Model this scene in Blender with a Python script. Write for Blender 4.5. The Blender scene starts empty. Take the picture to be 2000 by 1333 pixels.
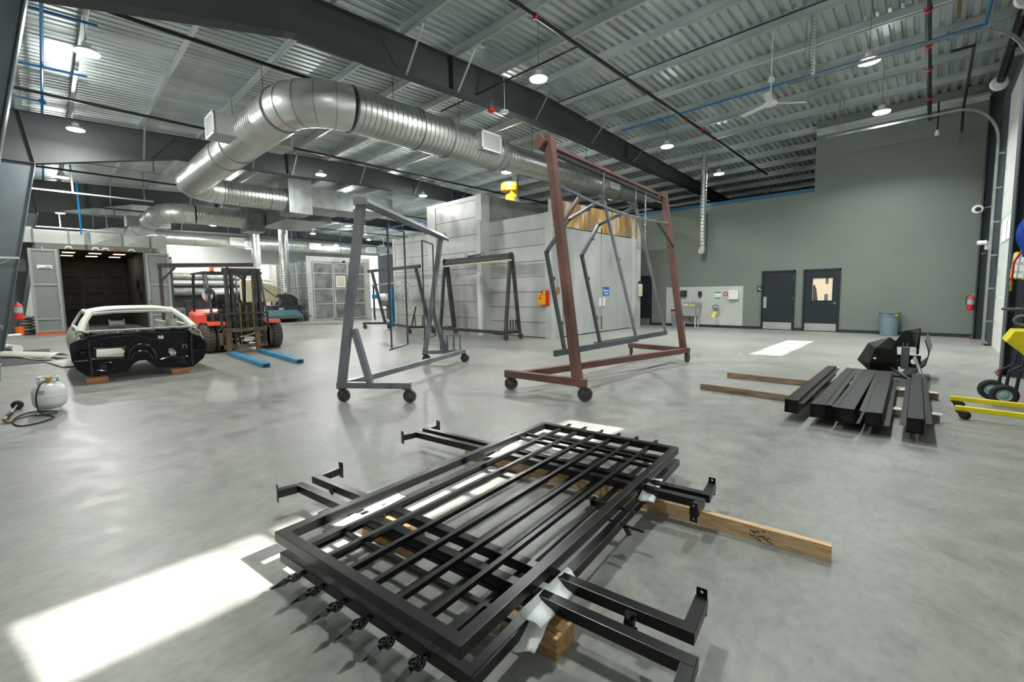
import bpy, bmesh, math, random
from mathutils import Vector, Matrix, Euler
random.seed(7)
PI = math.pi
C = bpy.context.scene.collection
D = bpy.data
V = Vector

# ------------------------------------------------------------------ materials
MATS = {}
def nodes_of(name):
    m = D.materials.new(name); m.use_nodes = True
    nt = m.node_tree; b = nt.nodes['Principled BSDF']
    return m, nt, b
def mat(name, col, rough=.5, metal=0., var=0., scale=6., bump=0., bscale=None, coat=0., rvar=0., stretch=None, spec=None):
    """procedural paint / metal: noise-varied colour and roughness, optional bump"""
    if name in MATS: return MATS[name]
    m, nt, b = nodes_of(name)
    N, L = nt.nodes, nt.links
    b.inputs['Base Color'].default_value = (*col, 1)
    b.inputs['Roughness'].default_value = rough
    b.inputs['Metallic'].default_value = metal
    if coat: b.inputs['Coat Weight'].default_value = coat
    if spec is not None: b.inputs['Specular IOR Level'].default_value = spec
    tc = N.new('ShaderNodeTexCoord'); mp = N.new('ShaderNodeMapping')
    L.new(tc.outputs['Object'], mp.inputs['Vector'])
    if stretch: mp.inputs['Scale'].default_value = stretch
    no = N.new('ShaderNodeTexNoise'); no.inputs['Scale'].default_value = scale; no.inputs['Detail'].default_value = 5
    L.new(mp.outputs[0], no.inputs['Vector'])
    if var:
        r = N.new('ShaderNodeMix'); r.data_type = 'RGBA'
        r.inputs[6].default_value = (*[c*(1-var) for c in col], 1)
        r.inputs[7].default_value = (*[min(1, c*(1+var)) for c in col], 1)
        rr = N.new('ShaderNodeMapRange'); rr.inputs[1].default_value = .3; rr.inputs[2].default_value = .7
        L.new(no.outputs['Fac'], rr.inputs[0]); L.new(rr.outputs[0], r.inputs[0]); L.new(r.outputs[2], b.inputs['Base Color'])
    if rvar:
        rr = N.new('ShaderNodeMapRange'); rr.inputs[1].default_value = .3; rr.inputs[2].default_value = .7
        rr.inputs[3].default_value = max(.02, rough-rvar); rr.inputs[4].default_value = min(1, rough+rvar)
        L.new(no.outputs['Fac'], rr.inputs[0]); L.new(rr.outputs[0], b.inputs['Roughness'])
    if bump:
        n2 = N.new('ShaderNodeTexNoise'); n2.inputs['Scale'].default_value = bscale or scale*4; n2.inputs['Detail'].default_value = 4
        L.new(mp.outputs[0], n2.inputs['Vector'])
        bp = N.new('ShaderNodeBump'); bp.inputs['Strength'].default_value = bump; bp.inputs['Distance'].default_value = .01
        L.new(n2.outputs['Fac'], bp.inputs['Height']); L.new(bp.outputs[0], b.inputs['Normal'])
    MATS[name] = m; return m
def emis(name, col, s):
    if name in MATS: return MATS[name]
    m, nt, b = nodes_of(name)
    b.inputs['Base Color'].default_value = (*col, 1); b.inputs['Emission Color'].default_value = (*col, 1)
    b.inputs['Emission Strength'].default_value = s
    MATS[name] = m; return m
def floor_mat():
    m, nt, b = nodes_of('polished_concrete'); N, L = nt.nodes, nt.links
    tc = N.new('ShaderNodeTexCoord')
    def noise(s, d=6, dist=0., st=(1,1,1), rz=0):
        mp = N.new('ShaderNodeMapping'); mp.inputs['Scale'].default_value = st; mp.inputs['Rotation'].default_value = (0, 0, rz)
        L.new(tc.outputs['Object'], mp.inputs['Vector'])
        n = N.new('ShaderNodeTexNoise'); n.inputs['Scale'].default_value = s; n.inputs['Detail'].default_value = d
        n.inputs['Distortion'].default_value = dist; L.new(mp.outputs[0], n.inputs['Vector']); return n
    n1 = noise(.55, 8, .6); n2 = noise(5, 10, .4, (1,1,1)); n3 = noise(26, 8, .3, (1, .6, 1), .6)
    cr = N.new('ShaderNodeValToRGB'); e = cr.color_ramp.elements
    e[0].position = .3; e[0].color = (.205, .211, .192, 1); e[1].position = .7; e[1].color = (.285, .287, .262, 1)
    L.new(n1.outputs['Fac'], cr.inputs[0])
    c2 = N.new('ShaderNodeValToRGB'); e = c2.color_ramp.elements
    e[0].position = .32; e[0].color = (.76, .775, .755, 1); e[1].position = .66; e[1].color = (1.14, 1.14, 1.13, 1)
    L.new(n2.outputs['Fac'], c2.inputs[0])
    c3 = N.new('ShaderNodeValToRGB'); e = c3.color_ramp.elements
    e[0].position = .3; e[0].color = (.86, .86, .86, 1); e[1].position = .6; e[1].color = (1.08, 1.08, 1.08, 1)
    L.new(n3.outputs['Fac'], c3.inputs[0])
    mx = N.new('ShaderNodeMix'); mx.data_type = 'RGBA'; mx.blend_type = 'MULTIPLY'; mx.inputs[0].default_value = .8
    L.new(cr.outputs[0], mx.inputs[6]); L.new(c2.outputs[0], mx.inputs[7])
    my = N.new('ShaderNodeMix'); my.data_type = 'RGBA'; my.blend_type = 'MULTIPLY'; my.inputs[0].default_value = .8
    L.new(mx.outputs[2], my.inputs[6]); L.new(c3.outputs[0], my.inputs[7])
    # saw-cut joints
    sx = N.new('ShaderNodeSeparateXYZ'); L.new(tc.outputs['Object'], sx.inputs[0])
    prev = my.outputs[2]
    for ax, per, off in (('Y', 4.9, 2.43), ('X', 5.0, 1.2)):
        a = N.new('ShaderNodeMath'); a.operation = 'ADD'; a.inputs[1].default_value = off + 100*per; L.new(sx.outputs[ax], a.inputs[0])
        q = N.new('ShaderNodeMath'); q.operation = 'PINGPONG'; q.inputs[1].default_value = per/2; L.new(a.outputs[0], q.inputs[0])
        lt = N.new('ShaderNodeMath'); lt.operation = 'LESS_THAN'; lt.inputs[1].default_value = .003; L.new(q.outputs[0], lt.inputs[0])
        mm = N.new('ShaderNodeMath'); mm.operation = 'MULTIPLY'; mm.inputs[1].default_value = .45; L.new(lt.outputs[0], mm.inputs[0])
        mj = N.new('ShaderNodeMix'); mj.data_type = 'RGBA'; L.new(mm.outputs[0], mj.inputs[0]); L.new(prev, mj.inputs[6])
        mj.inputs[7].default_value = (.12, .125, .11, 1); prev = mj.outputs[2]
    L.new(prev, b.inputs['Base Color'])
    rr = N.new('ShaderNodeMapRange'); rr.inputs[1].default_value = .3; rr.inputs[2].default_value = .7
    rr.inputs[3].default_value = .34; rr.inputs[4].default_value = .5
    L.new(n2.outputs['Fac'], rr.inputs[0]); L.new(rr.outputs[0], b.inputs['Roughness'])
    b.inputs['Specular IOR Level'].default_value = .36
    bp = N.new('ShaderNodeBump'); bp.inputs['Strength'].default_value = .06; bp.inputs['Distance'].default_value = .01
    L.new(n3.outputs['Fac'], bp.inputs['Height']); L.new(bp.outputs[0], b.inputs['Normal'])
    return m
def spiral_mat(name, axis, col=(.62, .65, .61), period=.13):
    """galvanised spiral duct: lock seams repeat along the axis"""
    m, nt, b = nodes_of(name); N, L = nt.nodes, nt.links
    b.inputs['Metallic'].default_value = .9
    tc = N.new('ShaderNodeTexCoord'); sx = N.new('ShaderNodeSeparateXYZ'); L.new(tc.outputs['Object'], sx.inputs[0])
    a = N.new('ShaderNodeMath'); a.operation = 'ADD'; a.inputs[1].default_value = 100.0; L.new(sx.outputs[axis], a.inputs[0])
    q = N.new('ShaderNodeMath'); q.operation = 'PINGPONG'; q.inputs[1].default_value = period/2; L.new(a.outputs[0], q.inputs[0])
    mr = N.new('ShaderNodeMapRange'); mr.inputs[1].default_value = 0; mr.inputs[2].default_value = .012; mr.inputs[3].default_value = 1; mr.inputs[4].default_value = 0
    L.new(q.outputs[0], mr.inputs[0])
    no = N.new('ShaderNodeTexNoise'); no.inputs['Scale'].default_value = 3; no.inputs['Detail'].default_value = 6; L.new(tc.outputs['Object'], no.inputs['Vector'])
    mx = N.new('ShaderNodeMix'); mx.data_type = 'RGBA'; mx.inputs[6].default_value = (*[c*.8 for c in col], 1); mx.inputs[7].default_value = (*[min(1, c*1.15) for c in col], 1)
    L.new(no.outputs['Fac'], mx.inputs[0])
    md = N.new('ShaderNodeMix'); md.data_type = 'RGBA'; md.inputs[7].default_value = (.2, .21, .19, 1); L.new(mx.outputs[2], md.inputs[6])
    mul = N.new('ShaderNodeMath'); mul.operation = 'MULTIPLY'; mul.inputs[1].default_value = .6; L.new(mr.outputs[0], mul.inputs[0]); L.new(mul.outputs[0], md.inputs[0])
    L.new(md.outputs[2], b.inputs['Base Color'])
    r2 = N.new('ShaderNodeMapRange'); r2.inputs[3].default_value = .22; r2.inputs[4].default_value = .42; L.new(no.outputs['Fac'], r2.inputs[0]); L.new(r2.outputs[0], b.inputs['Roughness'])
    bp = N.new('ShaderNodeBump'); bp.inputs['Strength'].default_value = .8; bp.inputs['Distance'].default_value = .012
    L.new(mr.outputs[0], bp.inputs['Height']); L.new(bp.outputs[0], b.inputs['Normal'])
    return m
def rust_mat():
    m, nt, b = nodes_of('rusty_galvanised'); N, L = nt.nodes, nt.links
    tc = N.new('ShaderNodeTexCoord'); mp = N.new('ShaderNodeMapping'); mp.inputs['Scale'].default_value = (1, 1.6, .45)
    L.new(tc.outputs['Object'], mp.inputs['Vector'])
    no = N.new('ShaderNodeTexNoise'); no.inputs['Scale'].default_value = 1.5; no.inputs['Detail'].default_value = 6; L.new(mp.outputs[0], no.inputs['Vector'])
    cr = N.new('ShaderNodeValToRGB'); e = cr.color_ramp.elements
    e[0].position = .43; e[0].color = (.50, .49, .42, 1); e[1].position = .62; e[1].color = (.22, .16, .09, 1)
    k = cr.color_ramp.elements.new(.5); k.color = (.45, .25, .06, 1)
    L.new(no.outputs['Fac'], cr.inputs[0]); L.new(cr.outputs[0], b.inputs['Base Color'])
    b.inputs['Roughness'].default_value = .5; b.inputs['Metallic'].default_value = .25
    return m
def wood_mat(name, c1, c2, axis='X', s=1.):
    if name in MATS: return MATS[name]
    m, nt, b = nodes_of(name); N, L = nt.nodes, nt.links
    tc = N.new('ShaderNodeTexCoord'); mp = N.new('ShaderNodeMapping')
    mp.inputs['Scale'].default_value = {'X': (1.2, 22, 22), 'Y': (22, 1.2, 22)}[axis]
    L.new(tc.outputs['Object'], mp.inputs['Vector'])
    no = N.new('ShaderNodeTexNoise'); no.inputs['Scale'].default_value = 3*s; no.inputs['Detail'].default_value = 7; no.inputs['Distortion'].default_value = .8
    L.new(mp.outputs[0], no.inputs['Vector'])
    cr = N.new('ShaderNodeValToRGB'); e = cr.color_ramp.elements
    e[0].position = .35; e[0].color = (*c1, 1); e[1].position = .65; e[1].color = (*c2, 1)
    L.new(no.outputs['Fac'], cr.inputs[0]); L.new(cr.outputs[0], b.inputs['Base Color']); b.inputs['Roughness'].default_value = .7
    MATS[name] = m; return m
def glass_mat():
    m = D.materials.new('window_glass'); m.use_nodes = True; nt = m.node_tree; nt.nodes.clear()
    o = nt.nodes.new('ShaderNodeOutputMaterial'); t = nt.nodes.new('ShaderNodeBsdfTransparent'); g = nt.nodes.new('ShaderNodeBsdfGlossy')
    g.inputs['Roughness'].default_value = .03; x = nt.nodes.new('ShaderNodeMixShader'); x.inputs[0].default_value = .08
    nt.links.new(t.outputs[0], x.inputs[1]); nt.links.new(g.outputs[0], x.inputs[2]); nt.links.new(x.outputs[0], o.inputs[0])
    return m
M = dict(
 floor=floor_mat(),
 deck=mat('galvanised_deck', (.62, .67, .66), .38, .65, .22, 1.0, stretch=(2.4, .25, 1)),
 purlin=mat('galvanised_purlin', (.56, .60, .59), .42, .5, .25, 1.2, rvar=.1, stretch=(.6, 3, 3)),
 dark=mat('charcoal_steel_paint', (.045, .050, .053), .62, .0, .12, 1.5, bump=.02),
 darkcol=mat('charcoal_column_paint', (.085, .105, .12), .5, .1, .12, 1.5),
 green=mat('grey_green_wall_paint', (.165, .192, .163), .62, 0, .05, .8, bump=.03, bscale=60),
 doorwall=mat('slate_wall_paint', (.052, .066, .076), .6, 0, .05, 1.),
 black=mat('black_powder_coat', (.006, .0065, .006), .3, 0., 0, 8, spec=.38),
 blackgloss=mat('wet_black_gloss', (.0025, .0025, .004), .09, 0., 0, 30, bump=.22, bscale=12, spec=.28),
 blacksatin=mat('black_satin_sheet', (.012, .0125, .010), .36, 0., .1, 5, spec=.32),
 brownrack=mat('red_oxide_rack', (.135, .062, .048), .62, .1, .35, 2.2, bump=.15, bscale=40),
 greyrack=mat('bare_steel_rack', (.235, .245, .27), .42, .6, .3, 2.5, rvar=.12, bump=.1, bscale=30),
 darkrack=mat('dark_steel_rack', (.06, .06, .056), .5, .4, .3, 3.),
 framegrey=mat('grey_primed_tube', (.10, .115, .125), .35, .5, .15, 3.),
 silver=mat('bright_tube_steel', (.34, .36, .39), .3, .8, .15, 3.),
 caster=mat('cast_iron_wheel', (.085, .075, .07), .6, .3, .3, 12),
 galv=mat('galvanised_sheet', (.28, .30, .29), .42, .6, .25, 2.5, rvar=.1),
 galvlight=mat('pale_galvanised_sheet', (.63, .65, .62), .42, .45, .1, 1.4, rvar=.1),
 booth=mat('oven_panel_sheet', (.56, .575, .56), .4, .5, .14, 1.2, rvar=.14, stretch=(1, 1, .5)),
 spirY=spiral_mat('spiral_duct_along_y', 'Y'), spirX=spiral_mat('spiral_duct_along_x', 'X'), spirZ=spiral_mat('spiral_duct_upright', 'Z'),
 elbow=mat('smooth_duct_elbow', (.66, .68, .65), .36, .8, .12, 2.),
 rust=rust_mat(),
 wood=wood_mat('pale_pine', (.50, .30, .14), (.72, .50, .29)), woody=wood_mat('pale_pine_block', (.36, .19, .08), (.62, .38, .18)),
 woodold=wood_mat('weathered_timber', (.13, .09, .055), (.34, .25, .16)), woodred=wood_mat('reddish_block', (.30, .11, .045), (.50, .23, .10), 'Y'),
 foam=mat('white_foam_sheet', (.82, .84, .83), .8, 0, .04, 30, bump=.3, bscale=120),
 white=mat('white_enamel', (.80, .81, .79), .35, 0, .03, 3),
 offwhite=mat('white_door_skin', (.70, .72, .68), .5, 0, .04, 1.5),
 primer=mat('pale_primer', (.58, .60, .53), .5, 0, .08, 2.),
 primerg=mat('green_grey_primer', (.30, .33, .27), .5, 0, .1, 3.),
 red=mat('red_enamel', (.62, .03, .02), .35, 0, .06, 4), redorange=mat('forklift_red', (.72, .07, .03), .35, 0, .06, 4),
 orange=mat('orange_plastic', (.85, .16, .02), .45), yellow=mat('yellow_enamel', (.80, .66, .01), .38, 0, .08, 6),
 amber=mat('amber_yellow', (.80, .42, .01), .45, 0, .1, 6), blue=mat('blue_pipe_paint', (.01, .17, .42), .42, 0, .06, 3),
 brightblue=mat('bright_blue_enamel', (.0, .06, .48), .18, 0, 0, 3, coat=.6), forkblue=mat('blue_fork_sleeve', (.02, .20, .38), .45, 0, .2, 6),
 blackpipe=mat('black_iron_pipe', (.022, .02, .02), .45, .3, .1, 3), rubber=mat('black_rubber', (.018, .018, .018), .75, 0, .2, 20),
 tyre=mat('dusty_tyre', (.075, .07, .062), .85, 0, .2, 20, bump=.4, bscale=60), tyretread=mat('dusty_tread', (.13, .12, .105), .9),
 mast=mat('worn_mast_steel', (.05, .048, .044), .55, .3, .5, 9), rustmast=mat('rusty_fork_steel', (.15, .10, .06), .7, .2, .5, 10),
 chain=mat('greased_chain', (.22, .16, .06), .5, .6, .3, 20),
 doorblk=mat('dark_blue_door', (.018, .025, .031), .5, 0, .12, 2., spec=.3), frameblk=mat('dark_door_frame', (.014, .018, .023), .4),
 base=mat('dark_vinyl_base', (.018, .022, .027), .5), steel=mat('brushed_stainless', (.60, .60, .57), .3, .8, .10, 2),
 wallpanel=mat('grey_white_wall_panel', (.50, .52, .48), .4, 0, .06, 2.), plasticgrey=mat('blue_grey_plastic', (.16, .23, .26), .5, 0, .05, 4),
 plasticdark=mat('dark_grey_plastic', (.09, .11, .115), .55), bluegrey=mat('pale_blue_plastic', (.30, .42, .46), .5),
 boothgrey=mat('grey_booth_panel', (.21, .225, .22), .5, .2, .08, 1.2), boothgreen=mat('olive_booth_trim', (.15, .165, .13), .55, .1, .06, 2.),
 boothin=mat('dark_booth_inside', (.045, .044, .041), .75, 0, .3, 1.5), tan=mat('tan_hopper', (.60, .54, .38), .5, 0, .06, 2.),  # boothin: dark grey varied by noise, for the inner booth panels
 teal=mat('teal_table', (.035, .10, .105), .5, 0, .1, 3.), darkmach=mat('black_machine', (.02, .02, .02), .5), farwall=mat('white_vinyl_wall', (.40, .42, .40), .6, 0, .08, .8, bump=.4, bscale=1.2),
 midgrey=mat('mid_grey_machine', (.17, .18, .17), .55, .2, .35, 3.), brass=mat('brass_fitting', (.55, .33, .08), .35, .8), chrome=mat('chrome', (.75, .77, .8), .1, 1.),
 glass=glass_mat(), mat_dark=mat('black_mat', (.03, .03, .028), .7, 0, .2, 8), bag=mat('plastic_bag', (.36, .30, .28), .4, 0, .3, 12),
 green_sign=mat('green_sign_ink', (.02, .28, .12), .5), ink=mat('black_print', (.01, .01, .01), .6), bluesign=mat('blue_sign', (.02, .12, .32), .4), cream=mat('cream_room', (.62, .54, .40), .6),
 orangehaz=mat('hazard_red', (.70, .10, .01), .5), greenp=mat('green_plastic', (.03, .35, .12), .5),
)
LED = emis('led_lens', (.95, .98, 1.0), 30.)
BOOTHLED = emis('booth_lamp_lens', (1.0, .68, .42), 2.2)
DAY = emis('daylight_panel', (.92, .96, 1.0), 3.2)

# ------------------------------------------------------------------ mesh building
class MB:
    def __init__(s): s.bm = bmesh.new()
    def face(s, pts):
        vs = [s.bm.verts.new(p) for p in pts]
        return s.bm.faces.new(vs)
    def hexa(s, p):   # 8 points: bottom loop 0-3, top loop 4-7
        v = [s.bm.verts.new(q) for q in p]
        for f in ((3,2,1,0), (4,5,6,7), (0,1,5,4), (1,2,6,5), (2,3,7,6), (3,0,4,7)): s.bm.faces.new([v[i] for i in f])
        return s
    def box(s, x0, x1, y0, y1, z0, z1):
        return s.hexa([(x0,y0,z0),(x1,y0,z0),(x1,y1,z0),(x0,y1,z0),(x0,y0,z1),(x1,y0,z1),(x1,y1,z1),(x0,y1,z1)])
    def bar(s, p, q, w, h=None, up=(0,0,1), ext=0.):
        """rectangular tube from p to q; w across, h along 'up'"""
        h = h or w; p = V(p); q = V(q); d = (q-p).normalized(); u = V(up)
        if abs(d.dot(u)) > .98: u = V((1,0,0))
        r = d.cross(u).normalized(); u = r.cross(d).normalized(); p = p-d*ext; q = q+d*ext
        a = [(-1,-1),(1,-1),(1,1),(-1,1)]
        return s.hexa([p+r*(i*w/2)+u*(j*h/2) for i, j in a] + [q+r*(i*w/2)+u*(j*h/2) for i, j in a])
    def tube(s, pts, r, n=10, cap=True, closed=False):
        pts = [V(p) for p in pts]; rings = []; m = len(pts); ref = None
        for i, p in enumerate(pts):
            if closed: t = (pts[(i+1) % m]-pts[i-1]).normalized()
            else: t = (pts[min(i+1, m-1)]-pts[max(i-1, 0)]).normalized()
            if ref is None: ref = V((0,0,1)) if abs(t.z) < .9 else V((1,0,0))
            a = t.cross(ref).normalized(); ref2 = a.cross(t).normalized(); ref = ref2
            rr = r[i] if isinstance(r, (list, tuple)) else r
            rings.append([s.bm.verts.new(p+a*(math.cos(2*PI*k/n)*rr)+ref2*(math.sin(2*PI*k/n)*rr)) for k in range(n)])
        for i in range(m-1 if not closed else m):
            A, B = rings[i], rings[(i+1) % m]
            for k in range(n): s.bm.faces.new((A[k], A[(k+1) % n], B[(k+1) % n], B[k]))
        if cap and not closed:
            s.bm.faces.new(rings[0][::-1]); s.bm.faces.new(rings[-1])
        return s
    def lathe(s, prof, c=(0,0,0), axis='Z', n=24, capb=True, capt=True):
        """prof: list of (radius, height along axis)"""
        c = V(c); rings = []
        A = {'Z': (V((1,0,0)), V((0,1,0)), V((0,0,1))), 'Y': (V((0,0,1)), V((1,0,0)), V((0,1,0))), 'X': (V((0,1,0)), V((0,0,1)), V((1,0,0)))}
        a, b, d = A[axis] if isinstance(axis, str) else axis
        for r, h in prof:
            rings.append([s.bm.verts.new(c+d*h+a*(math.cos(2*PI*k/n)*max(r, 1e-4))+b*(math.sin(2*PI*k/n)*max(r, 1e-4))) for k in range(n)])
        for i in range(len(rings)-1):
            for k in range(n): s.bm.faces.new((rings[i][k], rings[i][(k+1) % n], rings[i+1][(k+1) % n], rings[i+1][k]))
        if capb: s.bm.faces.new(rings[0][::-1])
        if capt: s.bm.faces.new(rings[-1])
        return s
    def prism(s, poly, d, holes=()):
        """extrude a planar polygon (3-D points) by vector d; holes are further loops"""
        d = V(d); loops = [list(map(V, poly))]+[list(map(V, h)) for h in holes]
        fr, bk = [], []
        for lp in loops:
            f = [s.bm.verts.new(p) for p in lp]; g = [s.bm.verts.new(p+d) for p in lp]; fr.append(f); bk.append(g)
        for f, g in zip(fr, bk):
            for i in range(len(f)): s.bm.faces.new((f[i], f[(i+1) % len(f)], g[(i+1) % len(f)], g[i]))
        for side in (fr, bk):
            if len(side) == 1 and len(side[0]) <= 4: s.bm.faces.new(side[0]); continue
            es = []
            for lp in side:
                for i in range(len(lp)):
                    e = s.bm.edges.get((lp[i], lp[(i+1) % len(lp)])) or s.bm.edges.new((lp[i], lp[(i+1) % len(lp)]))
                    es.append(e)
            bmesh.ops.triangle_fill(s.bm, use_beauty=True, use_dissolve=False, edges=es)
        return s
    def grid(s, fn, nu, nv, closeu=False):
        vs = [[s.bm.verts.new(fn(i/(nu if closeu else max(1, nu-1)), j/max(1, nv-1))) for j in range(nv)] for i in range(nu)]
        for i in range(nu if closeu else nu-1):
            for j in range(nv-1):
                s.bm.faces.new((vs[i][j], vs[(i+1) % nu][j], vs[(i+1) % nu][j+1], vs[i][j+1]))
        return s
    def ring(s, c, r0, r1, h, axis='Z', n=28):
        return s.lathe([(r0, -h/2), (r1, -h/2), (r1, h/2), (r0, h/2), (r0, -h/2)], c, axis, n, False, False)
    def sphere(s, c, r, n=12, sc=(1,1,1)):
        mt = Matrix.Translation(V(c)) @ Matrix.Diagonal((*[r*k for k in sc], 1))
        bmesh.ops.create_uvsphere(s.bm, u_segments=n, v_segments=max(6, n//2), radius=1, matrix=mt); return s
    def build(s, name, m, parent=None, smooth=False, bevel=0., label=None, kind=None, solid=0.):
        bm = s.bm
        bmesh.ops.recalc_face_normals(bm, faces=bm.faces[:])
        me = D.meshes.new(name); 
        off = V((0,0,0))
        if parent is None and len(bm.verts):
            xs = [v.co for v in bm.verts]
            off = V(((min(v.x for v in xs)+max(v.x for v in xs))/2, (min(v.y for v in xs)+max(v.y for v in xs))/2, min(v.z for v in xs)))
            for v in bm.verts: v.co -= off
        if smooth:
            for f in bm.faces: f.smooth = True
            for e in bm.edges:
                if len(e.link_faces) == 2 and e.calc_face_angle(0) > .7: e.smooth = False
        bm.to_mesh(me); bm.free()
        o = D.objects.new(name, me); C.objects.link(o); o.location = off
        me.materials.append(m if not isinstance(m, str) else M[m])
        if parent is not None:
            o.parent = parent; o.matrix_parent_inverse = world(parent).inverted()
        if bevel:
            b = o.modifiers.new('bevel', 'BEVEL'); b.width = bevel; b.segments = 2; b.limit_method = 'ANGLE'; b.angle_limit = .6
        if solid:
            b = o.modifiers.new('solid', 'SOLIDIFY'); b.thickness = solid
        if label: o['label'] = label
        if kind: o['kind'] = kind
        return o
def world(o):
    m = Matrix.LocRotScale(o.location, o.rotation_euler, o.scale)
    if o.parent: m = world(o.parent) @ o.matrix_parent_inverse @ m
    return m
def tag(o, label, cat, group=None, kind=None):
    o['label'] = label; o['category'] = cat
    if group: o['group'] = group
    if kind: o['kind'] = kind
    return o
def thing(name, label, cat, loc=(0,0,0), group=None):
    o = D.objects.new(name, None); C.objects.link(o); o.location = loc; o.empty_display_size = .1
    return tag(o, label, cat, group)
def struct(name, b, m, **k):
    o = b.build(name, m, **k); o['kind'] = 'structure'; return o
def copy_tree(o, parent=None):
    c = o.copy(); C.objects.link(c)
    if parent is not None: c.parent = parent
    for ch in list(o.children): copy_tree(ch, c)
    return c
def put(o, loc, rz=0., label=None, group=None, sc=None):
    o.location = loc; o.rotation_euler = (0, 0, rz)
    if sc: o.scale = (sc, sc, sc)
    if label: o['label'] = label
    if group: o['group'] = group
    return o
def text(name, body, size, loc, rot, m, parent=None, ex=.001, align='CENTER'):
    cu = D.curves.new(name, 'FONT'); cu.body = body; cu.size = size; cu.extrude = ex; cu.align_x = align; cu.align_y = 'CENTER'
    t = D.objects.new(name+'_tmp', cu); C.objects.link(t); bpy.context.view_layer.update()
    me = D.meshes.new_from_object(t.evaluated_get(bpy.context.evaluated_depsgraph_get()))
    D.objects.remove(t, do_unlink=True)
    me.transform(Matrix.LocRotScale(V(loc), Euler(rot), None))
    o = D.objects.new(name, me); C.objects.link(o); me.materials.clear(); me.materials.append(M[m])
    if parent is not None: o.parent = parent; o.matrix_parent_inverse = world(parent).inverted()
    return o
RX = (PI/2, 0, 0)          # lettering on a wall seen looking along +Y
RXX = (PI/2, 0, PI/2)      # lettering on a wall whose face looks along +X

# ------------------------------------------------------------------ camera
cam = D.objects.new('camera', D.cameras.new('camera')); C.objects.link(cam)
yaw, pitch, roll, FPX = .757095, .0858276, -.0146325, 864.64
fw = V((-math.sin(yaw)*math.cos(pitch), math.cos(yaw)*math.cos(pitch), -math.sin(pitch)))
r0 = V((math.cos(yaw), math.sin(yaw), 0)); u0 = r0.cross(fw)
rr_ = r0*math.cos(roll)+u0*math.sin(roll); uu_ = u0*math.cos(roll)-r0*math.sin(roll)
cam.matrix_world = Matrix.Translation((0, 0, 1.45)) @ Matrix((rr_, uu_, -fw)).transposed().to_4x4()
cam.data.sensor_width = 36; cam.data.lens = FPX*36/2000
cam.data.shift_x = -(1001.15-1000)/2000; cam.data.shift_y = (647.71-666.5)/2000
cam.data.clip_end = 200; cam.data.clip_start = .05
bpy.context.scene.camera = cam

# ------------------------------------------------------------------ the setting
def ztop(y):  return 6.62+.043*y if y < 10 else 7.05-.040*(y-10)       # underside of the purlins
struct('floor', MB().box(-52, 6, -6, 26, -.2, 0), 'floor')
# corrugated roof deck
def deck():
    b = MB(); per = .203; xs = []
    x = -50.
    while x < 1.3:
        xs += [(x, 0), (x+.105, 0), (x+.125, .06), (x+.183, .06)]; x += per
    ys = [-1.5, 10., 30.1]
    rows = [[b.bm.verts.new((px, y, ztop(y)+.252+dz)) for px, dz in xs] for y in ys]
    for a, c in zip(rows, rows[1:]):
        for i in range(len(xs)-1): b.bm.faces.new((a[i], a[i+1], c[i+1], c[i]))
    return b
struct('ceiling', deck(), 'deck')
# opaque roof skin above the deck
b = MB()
for y0, y1 in ((-1.6, 10), (10, 30.2)):
    b.face([(-50.2, y0, ztop(y0)+.34), (1.4, y0, ztop(y0)+.34), (1.4, y1, ztop(y1)+.34), (-50.2, y1, ztop(y1)+.34)])
struct('roof', b, 'dark')
GX0, GX1, GY = -22., 1.11, 18.09
b = MB(); b.box(-22, -3.03, GY, GY+.2, 0, 4.72); b.box(-3.03, 1.11, GY, GY+.2, 0, 6.98)
struct('wall_back', b, 'green')
struct('trim_2', MB().box(-3.03, 1.10, GY-.06, GY-.002, 6.5, 6.72), 'purlin')
struct('trim_1', MB().box(-22, -3.03, GY-.03, GY+.2, 4.721, 4.83), mat('blue_edge_paint', (.012, .12, .26), .5))
b = MB()
for x0, x1 in ((-22, -9.46), (-8.78, -4.52), (-3.47, -3.23), (-2.19, .9)): b.box(x0, x1, GY-.015, GY-.001, 0, .1)
struct('baseboard_back', b, 'base')
struct('wall_rear', MB().box(-52, 1.3, 30.0, 30.2, 0, 7), 'dark')
struct('floor_upper', MB().box(-22, 1.1, 18.32, 30, 4.3, 4.6), 'dark')
struct('wall_left', MB().box(-50, 1.3, -1.5, -1.35, 0, 6.9), 'farwall')
b = MB()
for y0, y1, z0, z1 in ((-1.5, 7.65, 0, 7.1), (10.9, 21.7, 0, 7.1), (7.65, 10.9, 0, 3.38), (7.65, 10.9, 3.74, 7.1)): b.box(-41.2, -41, y0, y1, z0, z1)
struct('wall_far', b, 'farwall')
w3 = struct('window_3', MB().box(-41.12, -41.08, 7.65, 10.9, 3.38, 3.74), DAY)
b = MB()
for y_ in (7.65, 9.2, 9.9, 10.9): b.box(-41.02, -40.97, y_-.03, y_+.03, 3.36, 3.76)
b.build('window_frame', 'white', w3)
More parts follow.
